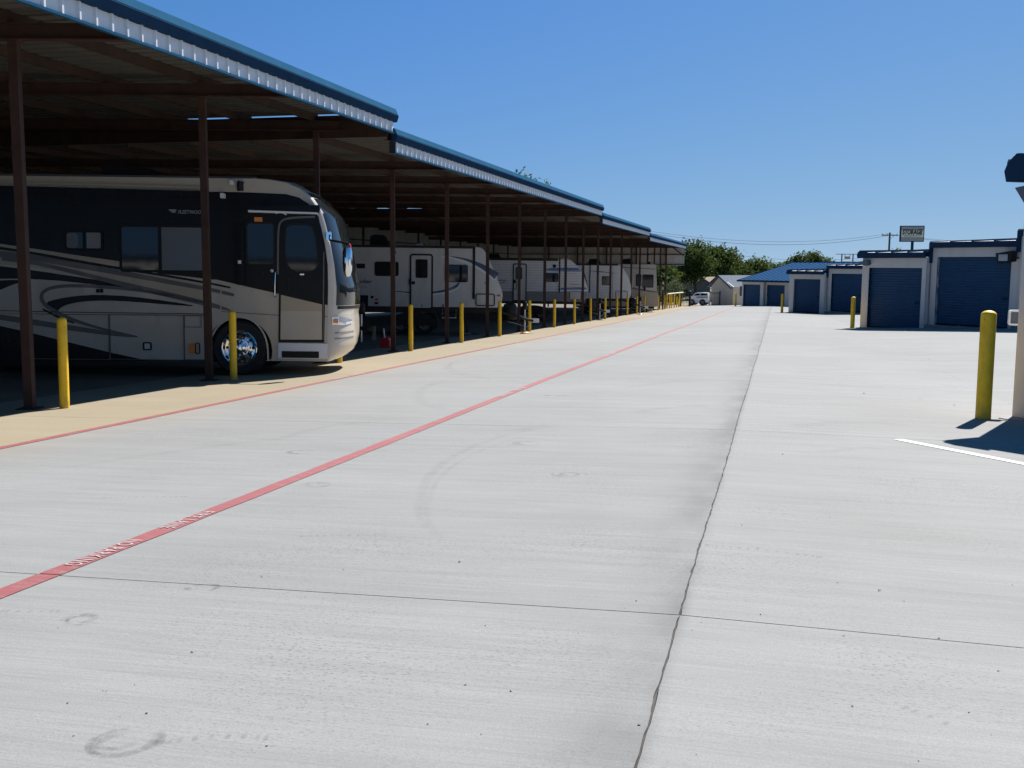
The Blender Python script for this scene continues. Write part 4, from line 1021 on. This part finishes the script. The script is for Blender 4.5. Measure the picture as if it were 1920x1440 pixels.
# ================================================================== storage buildings (45 degree rows)
BA = math.radians(-45); BC, BS = math.cos(BA), math.sin(BA)
def storage_row(name, label, corner, floor_z, units, tops, wu, doors, depth=7.0, lead=.32, floors=None, pitched=None, lights=()):
    """corner: world position of the lane-side front corner; u runs along the front towards the camera, v away behind"""
    t_ = thing(name, label, 'building', (corner[0], corner[1], floor_z), BA, 'storage buildings with blue roll-up doors')
    rf = random.Random(len(label))
    for i in range(units):
        wl = wu if isinstance(wu, (list, tuple)) else [wu]
        u0 = sum(wl[min(q, len(wl)-1)] for q in range(i)); u1 = u0+wl[min(i, len(wl)-1)]; st = .28*min(i, 1)+.0*i; zt = tops[min(i, len(tops)-1)]; zf_ = (floors or [0])[min(i, len(floors or [0])-1)]
        dl, dr, dh = doors[min(i, len(doors)-1)]
        w_ = MB()
        w_.box(u0+.002, u0+dl, st, st+.2, -.5, zt-.002); w_.box(u0+dr, u1-.002, st, st+.2, -.5, zt-.002); w_.box(u0+dl, u0+dr, st, st+.2, zf_+dh, zt-.002)
        w_.build('wall', 'stucco', t_)
        d_ = MB(); n = int(dh/.1); pr = []
        for k_ in range(n):
            z = zf_+.05+(dh-.05)*k_/n; h_ = (dh-.05)/n; pr += [(0, z), (.018, z+h_*.25), (.018, z+h_*.6), (0, z+h_*.85)]
        pr.append((0, zf_+dh))
        for y, z in pr: d_.v += [(u0+dl, st+.16-y, z), (u0+dr, st+.16-y, z)]
        for k_ in range(len(pr)-1): d_.f.append((2*k_, 2*k_+1, 2*k_+3, 2*k_+2))
        do = d_.build('door', 'door_blue', t_, fix=False)
        MB().box(u0+dl, u0+dr, st+.11, st+.17, zf_, zf_+.055).build('door_bottom_bar', 'black_plastic', do)
        MB().box(u0+dr-.35, u0+dr-.2, st+.12, st+.14, zf_+1.0, zf_+1.1).build('latch', 'trim_navy', do)
        MB().box(u0-.0, u0+dl-.0, st+.2, depth, zf_-.5, zt-.3).build('partition', 'stucco', t_) if False else None
        MB().box(u0+dl-.03, u0+dl, st+.02, st+.155, zf_, zf_+dh).build('door_track', 'trim_navy', t_); MB().box(u0+dr, u0+dr+.03, st+.02, st+.155, zf_, zf_+dh).build('door_track', 'trim_navy', t_)
        MB().box(u0, u1, st-.25, st+.4, zf_-.4, zf_-.004).build('sill_slab', 'concrete_plain', t_)
        if pitched is None:
            ov = .16 if i == 0 else .02
            MB().box(u0-ov, u1+.001, st-.14, st-.05, zt-.015, zt+.20).build('eave_trim', 'trim_navy', t_)
            if i > 0: MB().box(u0-.04, u0+.05, st-.139, st+.35, tops[i-1 if i-1 < len(tops) else -1]-.2, zt+.18).build('step_trim', 'trim_navy', t_)
            r_ = MB(); r_.quad((u0-ov, st-.14, zt+.20), (u1, st-.14, zt+.20), (u1, depth, zt+.50), (u0-ov, depth, zt+.50))
            ro = r_.build('roof', 'roof_metal', t_, fix=False)
            nr = 4
            for k_ in range(nr+1):
                uu = u0+k_*(u1-u0)/nr+(.0 if k_ else -ov); m_ = MB()
                m_.prism([(-.035, 0), (-.022, .045), (.022, .045), (.035, 0)], 0, 1, lambda p, d: (uu+p[0]+(.04 if k_ == 0 else -.04 if k_ == nr else 0), st-.15+(depth-st+.1)*d, zt+.185+.305*d+p[1]))
                m_.build('roof_seam', 'trim_navy' if k_ else 'roof_grey', ro)
    if pitched is None:
        c_ = MB(); c_.prism([(-.14, -.02), (-.17, .10), (-.13, .2), (-.02, .28), (.34, .28), (.34, .0)], -.16, -.142, lambda p, d: (p[0], d, tops[0]+p[1])); c_.build('rake_cap', 'trim_navy', t_)
        e_ = MB(); e_.prism([(-.16, -.02), (-.19, .10), (-.15, .2), (-.05, .29), (.0, .29), (.0, -.02)], -.14, depth, lambda p, d: (p[0], d, tops[0]+p[1]+.18*max(0, d)/depth)); e_.build('rake_trim', 'trim_navy', t_)
    else:
        rise, half, ext = pitched; zt = tops[0]; L = units*(wu if not isinstance(wu, (list, tuple)) else wu[-1])
        for s_, nm in ((0, 'roof'), (1, 'roof')):
            a_ = (-.3, zt+.05) if s_ == 0 else (2*half+.3, zt+.05)
            m_ = MB(); m_.quad((-ext, a_[0], a_[1]), (L, a_[0], a_[1]), (L, half, zt+rise), (-ext, half, zt+rise)); ro = m_.build(nm, 'roof_blue', t_, fix=False)
            if s_ == 0:
                for k_ in range(int(L/.6)):
                    uu = -ext+.05+k_*.6; m_ = MB(); m_.prism([(-.02, 0), (-.01, .04), (.01, .04), (.02, 0)], 0, 1, lambda p, d: (uu+p[0], a_[0]+(half-a_[0])*d, a_[1]+(zt+rise-a_[1])*d+p[1])); m_.build('roof_seam', 'roof_blue', ro)
        MB().box(-ext, L, -.34, -.29, zt-.06, zt+.11).build('eave_trim', 'trim_navy', t_)
        m_ = MB(); m_.prism([(-.35, zt-.02), (half, zt+rise-.06), (2*half+.35, zt-.02), (2*half+.35, zt+.08), (half, zt+rise+.05), (-.35, zt+.08)], -ext-.05, -ext, lambda p, d: (d, p[0], p[1])); m_.build('rake_trim', 'trim_navy', t_)
        m_ = MB(); m_.prism([(.2, -.5), (2*half, -.5), (2*half, zt), (half, zt+rise-.08), (.2, zt)], 0, .15, lambda p, d: (d, p[0], p[1])); m_.build('gable_wall', 'stucco', t_)
        MB().box(-ext, L, half-.12, half+.12, zt+rise-.01, zt+rise+.05).build('ridge_cap', 'roof_blue', t_)
    if pitched is None: MB().box(0, .18, .2, depth, -.5, tops[0]-.01).build('end_wall', 'stucco', t_)
    MB().box(0.18, u1, (2*pitched[1] if pitched else depth)-.2, (2*pitched[1] if pitched else depth), -.5, tops[0]-.05).build('back_wall', 'stucco', t_)
    return t_
wall_mat('concrete_plain', (.24, .235, .22), (.17, .165, .15))
cb = gp(1612, 614)
B = storage_row('storage_building', 'storage building with a floodlight above its taller second blue door', cb, cb.z, 5, [2.77, 3.14, 3.5, 3.85], [2.98, 3.52, 3.3], [(.33, 2.80, 2.36), (.24, 3.24, 2.52), (.3, 2.96, 2.52)], floors=[.02, .27, .5, .7])
f_ = thing  # floodlight fixed to the wall is a part
MB().box(6.02, 6.5, -.22, .28, 2.72, 2.76).build('floodlight', 'black_plastic', B)
fl = MB(); fl.prism([(5.95, 2.9), (6.55, 2.98), (6.52, 2.62), (6.05, 2.55)], -.25, .1, lambda p, d: (p[0], d, p[1])); fo = fl.build('floodlight', 'black_plastic', B)
MB().box(6.08, 6.42, -.262, -.252, 2.64, 2.86).build('lens', 'lamp_lens', fo)
MB().prism([(-.02, 2.62), (.42, 2.66), (.42, 2.5), (.30, 2.46), (.1, 2.5)], -.22, -.02, lambda p, d: (p[0], d, p[1])).build('security_camera', 'roof_grey', B)
ca = gp(1897, 783)
A_ = storage_row('storage_building', 'storage building whose white corner wall stands by the thick bollard and white stripe', ca, ca.z, 4, [2.72, 3.09, 3.45], 3.26, [(.42, 2.86, 2.36), (.30, 2.96, 2.5)], floors=[.02, .27, .4])
MB().prism([(.02, 2.62), (.3, 2.66), (.3, 2.46), (.16, 2.42)], -.24, -.02, lambda p, d: (p[0], d, p[1])).build('security_camera', 'roof_grey', A_)
cc_ = gp(1478, 585.5)
storage_row('storage_building', 'low storage row standing between the floodlit building and the pitched blue roof', cc_, cc_.z, 7, [2.55, 2.92, 3.2], 3.05, [(.40, 2.68, 2.2), (.30, 2.78, 2.4)], floors=[.02, .2, .35, .5])
cd = gp(1390, 573.5)
storage_row('storage_building', 'storage building with a wide pitched blue metal roof', cd, cd.z, 8, [2.38], 2.85, [(.2, 2.45, 2.05)], floors=[.02], pitched=(1.85, 7.2, .35))
BH = storage_row('storage_building', 'storage row across the near end of the lane, its blue doors in full sun', (17, -24, 0), zg(0, -24), 12, [2.7], 3.05, [(.35, 2.72, 2.25)], floors=[.02])  # out of view, added so the motorhome windows have something to reflect
BH.rotation_euler = (0, 0, math.pi)
# white box past the corner of the nearest storage wall
p0 = at(1899, 596, 12.4)
bx = thing('utility_box', 'small white rounded box with grey face sticking out past the corner wall', 'box', (p0.x, p0.y, p0.z-.09))
MB().ring(rrect(-.05, .09, 0, .185, .03), rrect(-.03, .07, .022, .163, .015), -.03, .03, lambda p, d: (p[0], d, p[1])).build('rim', 'white_plastic', bx)
MB().prism(rrect(-.03, .07, .022, .163, .015), -.01, .03, lambda p, d: (p[0], d, p[1])).build('face', 'roof_grey', bx)
MB().box(.02, .35, .03, .07, .07, .11).build('bracket', 'steel', bx)
# ================================================================== far end: gate, barrier, house, shed, cars
def plane_thing(name, label, cat, o, ang=0, group=None):
    z = zg(o[0], o[1]); t_ = thing(name, label, cat, (o[0], o[1], z), ang, group)
    return t_, (lambda x, y: (lambda q: (q[0], q[1]-z))(vpl(x, y, o, ang)))
ho = gp(1334, 572.3)
H, hp = plane_thing('house', 'beige house with a gable front and pale grey metal roof beyond the gate', 'house', (ho.x, ho.y))
L_, R_, ap, le, re = hp(1333, 573), hp(1382, 573), hp(1352.5, 516), hp(1327, 536), hp(1379, 537.5)
D_ = 14.0
MB().prism([(L_[0], -.3), (R_[0], -.3), (R_[0], re[1]), (ap[0], ap[1]-.12), (L_[0], le[1])], 0, .2, lambda p, d: (p[0], d, p[1])).build('gable_wall', 'tan_wall', H)
MB().box(R_[0]-.2, R_[0], .2, D_, -.3, re[1]).build('side_wall', 'tan_wall', H); MB().box(L_[0], L_[0]+.2, .2, D_, -.3, le[1]).build('side_wall', 'tan_wall', H)
sk = 2.2    # the house runs back to the right: shear the roof's far end
for a_, nm in ((le, 0), (re, 1)):
    ov = -.3 if nm == 0 else .3
    m_ = MB(); e0 = (a_[0]+ov*.5, a_[1]-.05)
    m_.quad((e0[0], -.3, e0[1]), (ap[0], -.3, ap[1]), (ap[0], D_, ap[1]), (e0[0], D_, e0[1])); m_.quad((e0[0], -.3, e0[1]-.08), (ap[0], -.3, ap[1]-.08), (ap[0], D_, ap[1]-.08), (e0[0], D_, e0[1]-.08)); m_.build('roof', 'roof_grey', H, fix=False)
MB().prism([(le[0]-.16, le[1]-.16), (ap[0], ap[1]-.1), (re[0]+.16, re[1]-.2), (re[0]+.16, re[1]-.03), (ap[0], ap[1]+.03), (le[0]-.16, le[1])], -.36, -.3, lambda p, d: (p[0], d, p[1])).build('rake_trim', 'trim_navy', H)
H.rotation_euler = (0, 0, math.radians(-32))
MB().tube([(ap[0]+1.2, 3.5, ap[1]-.9), (ap[0]+1.2, 3.5, ap[1]-.1)], .06, 8).build('vent_pipe', 'steel', H)
wz = MB().box(R_[0]-.02, R_[0]+.03, 1.2, 2.4, 1.0, 2.0).build('window', 'glass_dark', H); MB().box(R_[0]-.01, R_[0]+.05, 3.0, 3.9, 0, 2.0).build('door', 'rv_white', H)
so_ = at(1318, 548, 150)
S, sp_ = plane_thing('shed', 'small dark grey shed with a tan and grey roof behind the beige house', 'shed', (so_.x, so_.y))
a1, a2, a3 = sp_(1304, 533), sp_(1317, 520.5), sp_(1332, 531)
MB().prism([(a1[0], -.5), (a3[0], -.5), (a3[0], a3[1]), (a2[0], a2[1]-.1), (a1[0], a1[1])], 0, 8, lambda p, d: (p[0]-d*.35, d, p[1])).build('wall', 'grey_wall', S)
for (e, nm) in ((a1, 'roof_grey'), (a3, 'roof_tan')):
    e2 = (e[0]+(-.25 if e is a1 else .25), e[1]-.12)
    MB().prism([(e2[0], e2[1]), (a2[0], a2[1]), (a2[0], a2[1]+.12), (e2[0], e2[1]+.12)], -.3, 8.3, lambda p, d: (p[0]-d*.55+(d*.95 if nm == 'roof_tan' else 0), d, p[1])).build('roof', nm, S)
# iron gate and fence
def iron_panel(name, label, pa, pb, h, gap=.13, post=True):
    d = Vector((pb.x-pa.x, pb.y-pa.y)); L = d.length; t_ = thing(name, label, 'gate' if 'gate' in name else 'fence', (pa.x, pa.y, zg(pa.x, pa.y)), math.atan2(d.y, d.x))
    for z in (.12, h-.15, h-.02): MB().box(0, L, -.02, .02, z-.02, z+.02).build('rail', 'black_plastic', t_)
    n = int(L/gap)
    bar = MB().box(-.011, .011, -.011, .011, .02, h).mesh('bar', 'black_plastic')
    for i in range(n+1): put('bar', bar, t_, (i*L/n, 0, 0))
    if post:
        for x in (0, L): MB().box(x-.06, x+.06, -.06, .06, 0, h+.12).build('post', 'black_plastic', t_); 
    return t_
iron_panel('iron_gate', 'black iron bar gate between the barrier and the white truck', gp(1276, 574.5), gp(1292, 574.3), 1.3)
pg = gp(1293, 574.4); ga = thing('gate_post', 'dark gate post with a bulky head beside the white truck', 'post', (pg.x, pg.y, zg(pg.x, pg.y)))
MB().box(-.09, .09, -.09, .09, 0, 1.35).build('post', 'black_plastic', ga); MB().lathe([(.1, 1.32), (.2, 1.4), (.17, 1.48), (.05, 1.52)], 10).build('cap', 'black_plastic', ga)
iron_panel('iron_fence', 'black iron bar fence in front of the beige house', gp(1330.5, 572.5)+Vector((0, -.8, 0)), gp(1350, 572.3)+Vector((0, -.8, 0)), 1.35)
# service truck
to = gp(1316, 573.5)
TK, tp = plane_thing('pickup_truck', 'white pickup truck parked behind the black iron gate', 'truck', (to.x, to.y+1.0), math.radians(-6))
def tq(L): return [tp(*p) for p in L]
mb_ = MB(); tw = 1.9
bodyp = tq([(1293, 566), (1293.5, 556), (1299, 554.5), (1303, 549.2), (1315, 548.6), (1327, 549), (1328, 556), (1328.5, 567), (1323, 568), (1321.5, 563.5), (1317, 562), (1312.5, 563.5), (1311, 568.5), (1300, 568), (1298, 564), (1295, 566)])
MB().prism(bodyp, 0, tw, lambda p, d: (p[0], d, p[1])).build('body', 'truck_white', TK)
for q in ([(1301, 554.2), (1304.5, 550.6), (1312, 550.2), (1312, 554.2)], [(1313.5, 554.2), (1313.5, 550.2), (1326, 550.5), (1326, 554.2)]):
    MB().prism(tq(q), -.012, 0, lambda p, d: (p[0], d, p[1])).build('window', 'glass_dark', TK)
MB().prism(tq([(1306, 556.2), (1327, 556), (1327, 558), (1306, 558.2)]), -.02, -.001, lambda p, d: (p[0], d, p[1])).build('stripe', 'rv_blue', TK)
for x in (1297, 1317):
    q = tp(x, 567); wheel(TK, q[0], -.02,   .33, .17, .22, 'rv_lower_grey', 0, w0=.33, lugs=False); wheel(TK, q[0], tw-.23,   .33, .17, .22, 'rv_lower_grey', 0, w0=.33, lugs=False)
MB().box(tp(1328, 560)[0]-.02, tp(1328, 560)[0]+.12, .1, tw-.1, .45, .62).build('bumper', 'steel', TK)
co = at(1284, 546, 165)
CR_, cp = plane_thing('parked_car', 'white car parked in front of the grey shed', 'car', (co.x, co.y))
zc = cp(1284, 549)[1]
def cq(L): return [(p[0], p[1]) for p in [cp(*q) for q in L]]
cz = zg(co.x, co.y)
cbp = cq([(1277.5, 548), (1277.5, 543), (1280, 541), (1282, 537), (1288, 536.2), (1290.5, 540), (1291.5, 543), (1291.5, 548)])
MB().prism(cbp, 0, 1.8, lambda p, d: (p[0], d, p[1])).build('body', 'truck_white', CR_); MB().prism(cq([(1281.5, 541), (1282.8, 538), (1287.4, 537.4), (1289.2, 541)]), -.02, 0, lambda p, d: (p[0], d, p[1])).build('window', 'glass_dark', CR_)
for x in (1280, 1289): q = cp(x, 548); wheel(CR_, q[0], -.02, .34, .2, .22, 'steel', 0, w0=q[1], lugs=False); wheel(CR_, q[0], 1.6, .34, .2, .22, 'steel', 0, w0=q[1], lugs=False)
MB().box(cbp[0][0]-1.5, cbp[-1][0]+1.5, -1, 3, -.2, cp(1284, 548)[1]-.33).build('driveway_mound', 'terrain', CR_) if False else None
# yellow pipe barrier by the gate
b1, b2 = gp(1259, 577.5), gp(1274, 575.5)
BR = thing('pipe_barrier', 'yellow pipe barrier with a pale top rail in front of the shrubs', 'barrier', (b1.x, b1.y, b1.z))
hb_ = 1.25
for q in ((0, 0), (b2.x-b1.x, b2.y-b1.y)): MB().tube([(q[0], q[1], -.05), (q[0], q[1], hb_)], .055, 10).build('post', 'yellow_paint', BR, True)
MB().tube([(-.35, -.1, hb_), (b2.x-b1.x+.3, b2.y-b1.y+.05, hb_)], .05, 10).build('rail', 'sign_face', BR, True)
for px, py, hh in ((1268.5, 576, .95), (1272.5, 575.6, .72), (1250.5, 578.3, 1.2)):
    c = gp(px, py); o = MB().lathe([(.06, -.05), (.06, hh-.05), (.045, hh-.015), (.015, hh)], 14).build('bollard', 'yellow_paint', None, 40); o.location = c
    tag(o, {.95: 'short yellow post standing under the pipe barrier rail', .72: 'shortest yellow stub post beside the pipe barrier', 1.2: 'yellow post next to the white-tipped dark post'}[hh], 'bollard')
c = gp(1242, 580.5); PO = thing('signal_post', 'dark thin post with a white tip beside the last carport posts', 'post', c)
MB().box(-.05, .05, -.05, .05, -.05, 2.05).build('post', 'brown_steel', PO); MB().lathe([(.03, 2.05), (.07, 2.1), (.07, 2.2), (.03, 2.27)], 12).build('cap', 'bird_white', PO, 40); MB().box(-.045, .045, -.07, .04, 1.6, 1.85).build('reader', 'white_plastic', PO)
# ================================================================== poles, wires, signs
def pole(name, label, px, py, Z, arm=True, thick=.13, arms=1.1, group=None):
    p_ = at(px, py, Z); zb_ = zg(p_.x, p_.y)-.2
    t_ = thing(name, label, 'pole', (p_.x, p_.y, zb_), 0, group); h = p_.z-zb_
    MB().tube([(0, 0, 0), (0, 0, h)], [thick*1.15, thick*.85], 10).build('shaft', 'wood_pole', t_, True)
    if arm:
        ang = -YAW*0
        MB().box(-arms, arms, -.05, .05, h-.45, h-.33).build('crossarm', 'wood_pole', t_)
        for x in (-arms+.1, -.35, arms-.1): MB().lathe([(.04, h-.33), (.06, h-.25), (.03, h-.14)], 8, lambda X, Y, H: (x+X, Y, H)).build('insulator', 'roof_grey', t_)
        MB().tube([(0, 0, h-1.0), (arms*.6, 0, h-.42)], .03, 6).build('brace', 'steel', t_)
    return t_, p_
U1, q1 = pole('utility_pole', 'wooden utility pole with a crossarm rising left of the storage sign', 1668.5, 436, 150, thick=.15, group='utility poles')
U2, q2 = pole('utility_pole', 'thin utility pole standing in front of the round dark trees', 1387, 477, 210, thick=.16, arms=.9, group='utility poles')
def wire(label, pts, r=.022):
    P_ = []
    for a_, b2_, sag in pts:
        for i in range(17):
            f = i/16; v_ = a_.lerp(b2_, f); v_.z -= sag*4*f*(1-f)
            if not P_ or (v_-P_[-1]).length > 1e-4: P_.append(v_)
    tag(MB().tube(P_, r, 5).build('power_line', 'wire'), label, 'wire', 'overhead power lines')
far_l = at(1150, 422, 120)
wire('upper overhead wire running to the crossarm of the wooden utility pole', [(far_l, at(1664, 438.5, 150), 1.5), (at(1664, 438.5, 150), at(1930, 452, 190), .6)], .02)
wire('lower overhead wire running to the crossarm of the wooden utility pole', [(at(1150, 424.5, 119.5), at(1672, 440.5, 150), 1.75), (at(1672, 440.5, 150), at(1930, 455, 190), .6)], .026)
for i, (y0_, y1_, y2_) in enumerate(((486.5, 479, 493), (487.5, 487, 496), (518, 512, 502))):
    wire(['faint wire crossing above the trees to the thin utility pole', 'pale wire crossing the middle of the dark trees', 'low wire crossing in front of the dark trees'][i], [(at(1250, y0_, 190), at(1387, y1_, 209.5), .4), (at(1387, y1_, 209.5), at(1640, y2_-12, 240), .9)], .03)
# the roadside sign
sz = 118; a_ = at(1688.5, 452, sz); b2_ = at(1729, 452, sz); tpz = at(1700, 424.5, sz).z
SG = thing('storage_sign', 'tall roadside sign reading STORAGE on a dark pole', 'sign', (at(1710, 452, sz).x, at(1710, 452, sz).y, -2.4))
zz0 = a_.z+2.4; zz1 = tpz+2.4; hw = (b2_-a_).length/2
SG.rotation_euler = (0, 0, YAW+math.radians(-12))
MB().box(-hw-.05, hw+.05, 0, .75, zz0-.06, zz1+.08).build('cabinet', 'trim_navy', SG)
MB().box(-hw+.04, hw-.04, -.03, -.001, zz0+.42, zz1-.42).build('face', 'sign_face', SG)
for z_a, z_b in ((zz1-.37, zz1-.02), (zz0+.03, zz0+.37)): MB().box(-hw+.04, hw-.04, -.02, -.001, z_a, z_b).build('band', 'sign_grey', SG)
me = text_mesh('STORAGE', 1.0, 'lettering_dark', .1, .06, .004)
xs_ = [v.co.x for v in me.vertices]; wd = 2*hw-.3
for v in me.vertices: v.co = (-hw+.15+(v.co.x-min(xs_))/(max(xs_)-min(xs_))*wd, -.04+v.co.z, zz0+.78+v.co.y*.78)
put('lettering', me, SG)
rr_ = random.Random(2); mb_ = MB()
for z_, n, h_ in ((zz1-.28, 11, .16), (zz0+.52, 12, .15), (zz0+.13, 8, .13)):
    x = -hw+.2
    while x < hw-.25:
        w2 = rr_.uniform(.07, .13)
        mb_.box(x, x+w2*.35, -.036, -.0305, z_, z_+h_); mb_.box(x+w2*.35, x+w2, -.036, -.0305, z_+(h_*.7 if rr_.random() < .5 else 0), z_+(h_ if rr_.random() < .5 else h_*.4) if False else z_+h_); x += w2+.05+(.14 if rr_.random() < .16 else 0)
mb_.build('small_print', 'lettering_grey', SG)
MB().tube([(.1, .35, 0), (.1, .35, zz0-.05)], .16, 12).build('pole', 'trim_navy', SG, True)
# empty billboard frame on the horizon
fz = 160; f0 = at(1578, 491, fz); f1 = at(1599, 491, fz); ft = at(1588, 476, fz).z
FR = thing('sign_frame', 'dark post frame with a small hanging board above the blue roof', 'frame', (f0.x, f0.y, -2.4)); d = f1-f0
for q in (Vector((0, 0, 0)), d): MB().tube([(q.x, q.y, 0), (q.x, q.y, ft+2.4)], .09, 8).build('post', 'wood_pole', FR)
MB().tube([(-.9, 0, ft+2.35), (d.x+.7, d.y, ft+2.35)], .05, 6).build('top_rail', 'wood_pole', FR); MB().box(.42, .5, -.02, .02, ft+1.7, ft+2.3).build('hanger', 'wood_pole', FR); MB().box(d.x-.5, d.x-.42, d.y-.02, d.y+.02, ft+1.7, ft+2.3).build('hanger', 'wood_pole', FR)
MB().box(.42, d.x-.42, d.y*.5-.03, d.y*.5+.03, ft+1.62, ft+2.0).build('board', 'tan_wall', FR)
# ================================================================== vegetation
def tree(name, label, cat, base, h, lobes, mat, n, leafs, seed, trunk=True, group=None, bare=0.):
    """lobes: list of (dx, dy, z, rx, rz) crown masses relative to the base"""
    rg = random.Random(seed); t_ = thing(name, label, cat, base, rg.uniform(0, 6.28)*0, group)
    if trunk:
        tr = MB(); th = max(.09, h*.022)
        zc_ = min(l[2] for l in lobes)
        tr.tube([(0, 0, -.3), (.05*h*.1, 0, h*.18), (-.02*h, .01*h, h*.4), (.01*h, 0, h*.62)], [th*1.5, th, th*.75, th*.35], 8)
        for l in lobes:
            s0 = Vector((0, 0, h*rg.uniform(.18, .4))); e_ = Vector((l[0], l[1], l[2])); m_ = s0.lerp(e_, .5)+Vector((rg.uniform(-.3, .3), rg.uniform(-.3, .3), .2))
            tr.tube([s0, m_, e_], [th*.6, th*.4, th*.15], 6)
        tr.build('trunk', 'bark', t_, True)
    m_ = MB(); tot = sum(l[3]**2*l[4] for l in lobes)
    for l in lobes:
        k_ = int(n*l[3]**2*l[4]/tot)
        for _ in range(k_):
            d = Vector((rg.gauss(0, 1), rg.gauss(0, 1), rg.gauss(0, 1))).normalized(); r_ = rg.uniform(.12, 1)**.4*(1+.16*math.sin(d.x*5+seed)*math.cos(d.z*4+d.y*5))
            c = Vector((l[0]+d.x*l[3]*r_, l[1]+d.y*l[3]*r_, l[2]+d.z*l[4]*r_))
            for _q in range(rg.randint(5, 9)):
                q = c+Vector((rg.gauss(0, 1), rg.gauss(0, 1), rg.gauss(0, .8)))*leafs*1.3
                a_ = Vector((rg.gauss(0, 1), rg.gauss(0, 1), rg.gauss(0, 1))).normalized(); b3 = a_.orthogonal().normalized(); s_ = leafs*rg.uniform(.5, 1.1)
                b3 = Matrix.Rotation(rg.uniform(0, 6.28), 3, a_) @ b3; c3 = a_.cross(b3)
                m_.quad(q-b3*s_, q-c3*s_*.45, q+b3*s_, q+c3*s_*.45)
    m_.build('crown', mat, t_, fix=False)
    return t_
def on(px, Z):
    p_ = at(px, 560, Z); return Vector((p_.x, p_.y, zg(p_.x, p_.y)-.15))
def crown_px(px, ytop, Z): return at(px, ytop, Z).z
def dtree(label, px, ytop, Z, rx, mat, seed, n=420, leafs=.3, squash=1.0, low=.28, name='tree', group='trees beyond the gate'):
    b4 = on(px, Z); h = crown_px(px, ytop, Z)-b4.z; rg = random.Random(seed); lobes = []
    zc_ = h*(low+1)/2; rz = h*(1-low)/2
    for i in range(7):
        a_ = i*2.4+seed; rad = rx*.55*math.sqrt((i+.3)/7)
        lz = zc_+rz*rg.uniform(-.45, .5); lr = rx*rg.uniform(.36, .55)
        lobes.append((rad*math.cos(a_), rad*math.sin(a_), min(lz, h-lr*.85*squash), lr, lr*.85*squash))
    lobes.append((0, 0, h-rx*.4*squash, rx*.42, rx*.4*squash))
    return tree(name, label, 'tree', b4, h, lobes, mat, n, leafs, seed, group=group)
dtree('tall dark green tree rising right behind the carport end wall', 1303, 452, 135, 3.4, 'leaf_dark', 3, 520)
dtree('broad dark green tree between the tall one and the thin utility pole', 1345, 462, 140, 3.6, 'leaf_dark', 5, 520)
dtree('thin-topped grey green tree just left of the thin utility pole', 1372, 468, 150, 2.2, 'leaf_mid', 8, 260)
dtree('round green tree right of the thin utility pole', 1414, 483, 155, 3.2, 'leaf_mid', 11, 480)
dtree('low dark tree behind the beige house roof', 1385, 492, 150, 2.8, 'leaf_dark', 13, 420)
dtree('dark tree behind the grey shed', 1322, 490, 158, 3.6, 'leaf_dark', 15, 420)
dtree('dark green tree filling the gap under the carport end wall', 1268, 478, 150, 4.0, 'leaf_dark', 16, 420)
dtree('mid green tree seen below the carport end wall', 1236, 492, 128, 3.0, 'leaf_mid', 19, 420)
dtree('light green bushy tree left of the wide blue roof ridge', 1462, 494, 175, 3.6, 'leaf_light', 17, 420, squash=.7)
dtree('dark tree with a split crown above the wide blue roof', 1497, 475, 170, 2.6, 'leaf_dark', 21, 420, squash=.8)
dtree('rounder dark tree above the wide blue roof', 1522, 472, 172, 2.6, 'leaf_dark', 23, 420, squash=.9)
dtree('small light tree at the end of the wide blue roof ridge', 1545, 484, 175, 1.9, 'leaf_mid', 25, 300, squash=.8)
dtree('small round green treetop between the utility pole and the sign', 1679, 466, 175, 2.3, 'leaf_mid', 27, 260)
# tree behind the carport: only its top twigs show over the roof
b4 = on(985, 112); hh = crown_px(975, 318, 112)-b4.z
tree('tree', 'tall light green tree whose top twigs show over the carport roof', 'tree', b4, hh, [(-2.6, 0, hh-2.6, 1.6, 1.3), (-.6, 0, hh-1.6, 1.3, 1.3), (.8, .3, hh-2.6, 1.5, 1.4), (2.3, 0, hh-2.9, .9, .8), (0, 0, hh-4.5, 3.4, 2.2), (-.8, 0, hh-.5, .45, .5), (1.9, 0, hh-2.0, .5, .4)], 'leaf_light', 520, .26, 31)
def shrub(label, px, ybase, Z, w_, h_, mat, seed, n=150, leafs=.12):
    b5 = on(px, Z); b5.z += .1
    tree('shrub', label, 'shrub', b5, h_, [(0, 0, h_*.5, w_*.6, h_*.5), (-w_*.35, .1, h_*.4, w_*.4, h_*.36), (w_*.35, 0, h_*.42, w_*.42, h_*.4)], mat, n, leafs, seed, group='shrubs along the far fence')
shrub('grey green shrub behind the pipe barrier', 1266, 575, 112, 1.4, 2.9, 'leaf_grey', 41, 260)
shrub('pale brownish shrub left of the white-tipped post', 1236, 575, 108, 1.1, 2.0, 'leaf_grey', 43, 170)
shrub('dark shrub under the carport end wall', 1252, 575, 116, 1.6, 2.6, 'leaf_dark', 45, 200)
shrub('dark shrub left of the white car', 1276, 570, 130, 1.5, 1.9, 'leaf_dark', 47, 170)
for i, (px, Z) in enumerate(((1210, 135), (1190, 128), (1160, 130), (1292, 176), (1340, 180), (1375, 185), (1440, 190), (1475, 200))):
    dtree(['dark tree glimpsed behind the beige motorhome', 'dark tree glimpsed between the last carport posts', 'dark tree glimpsed behind the farthest trailer', 'farther dark tree behind the white car', 'farther dark tree behind the house ridge', 'farther dark tree behind the pole', 'farther hedge-like tree left of the blue ridge', 'farther low tree behind the blue ridge'][i], px, 500-(6 if i > 2 else 0), Z, 4.2, 'leaf_dark', 50+i, 260, .4, .8, .1)
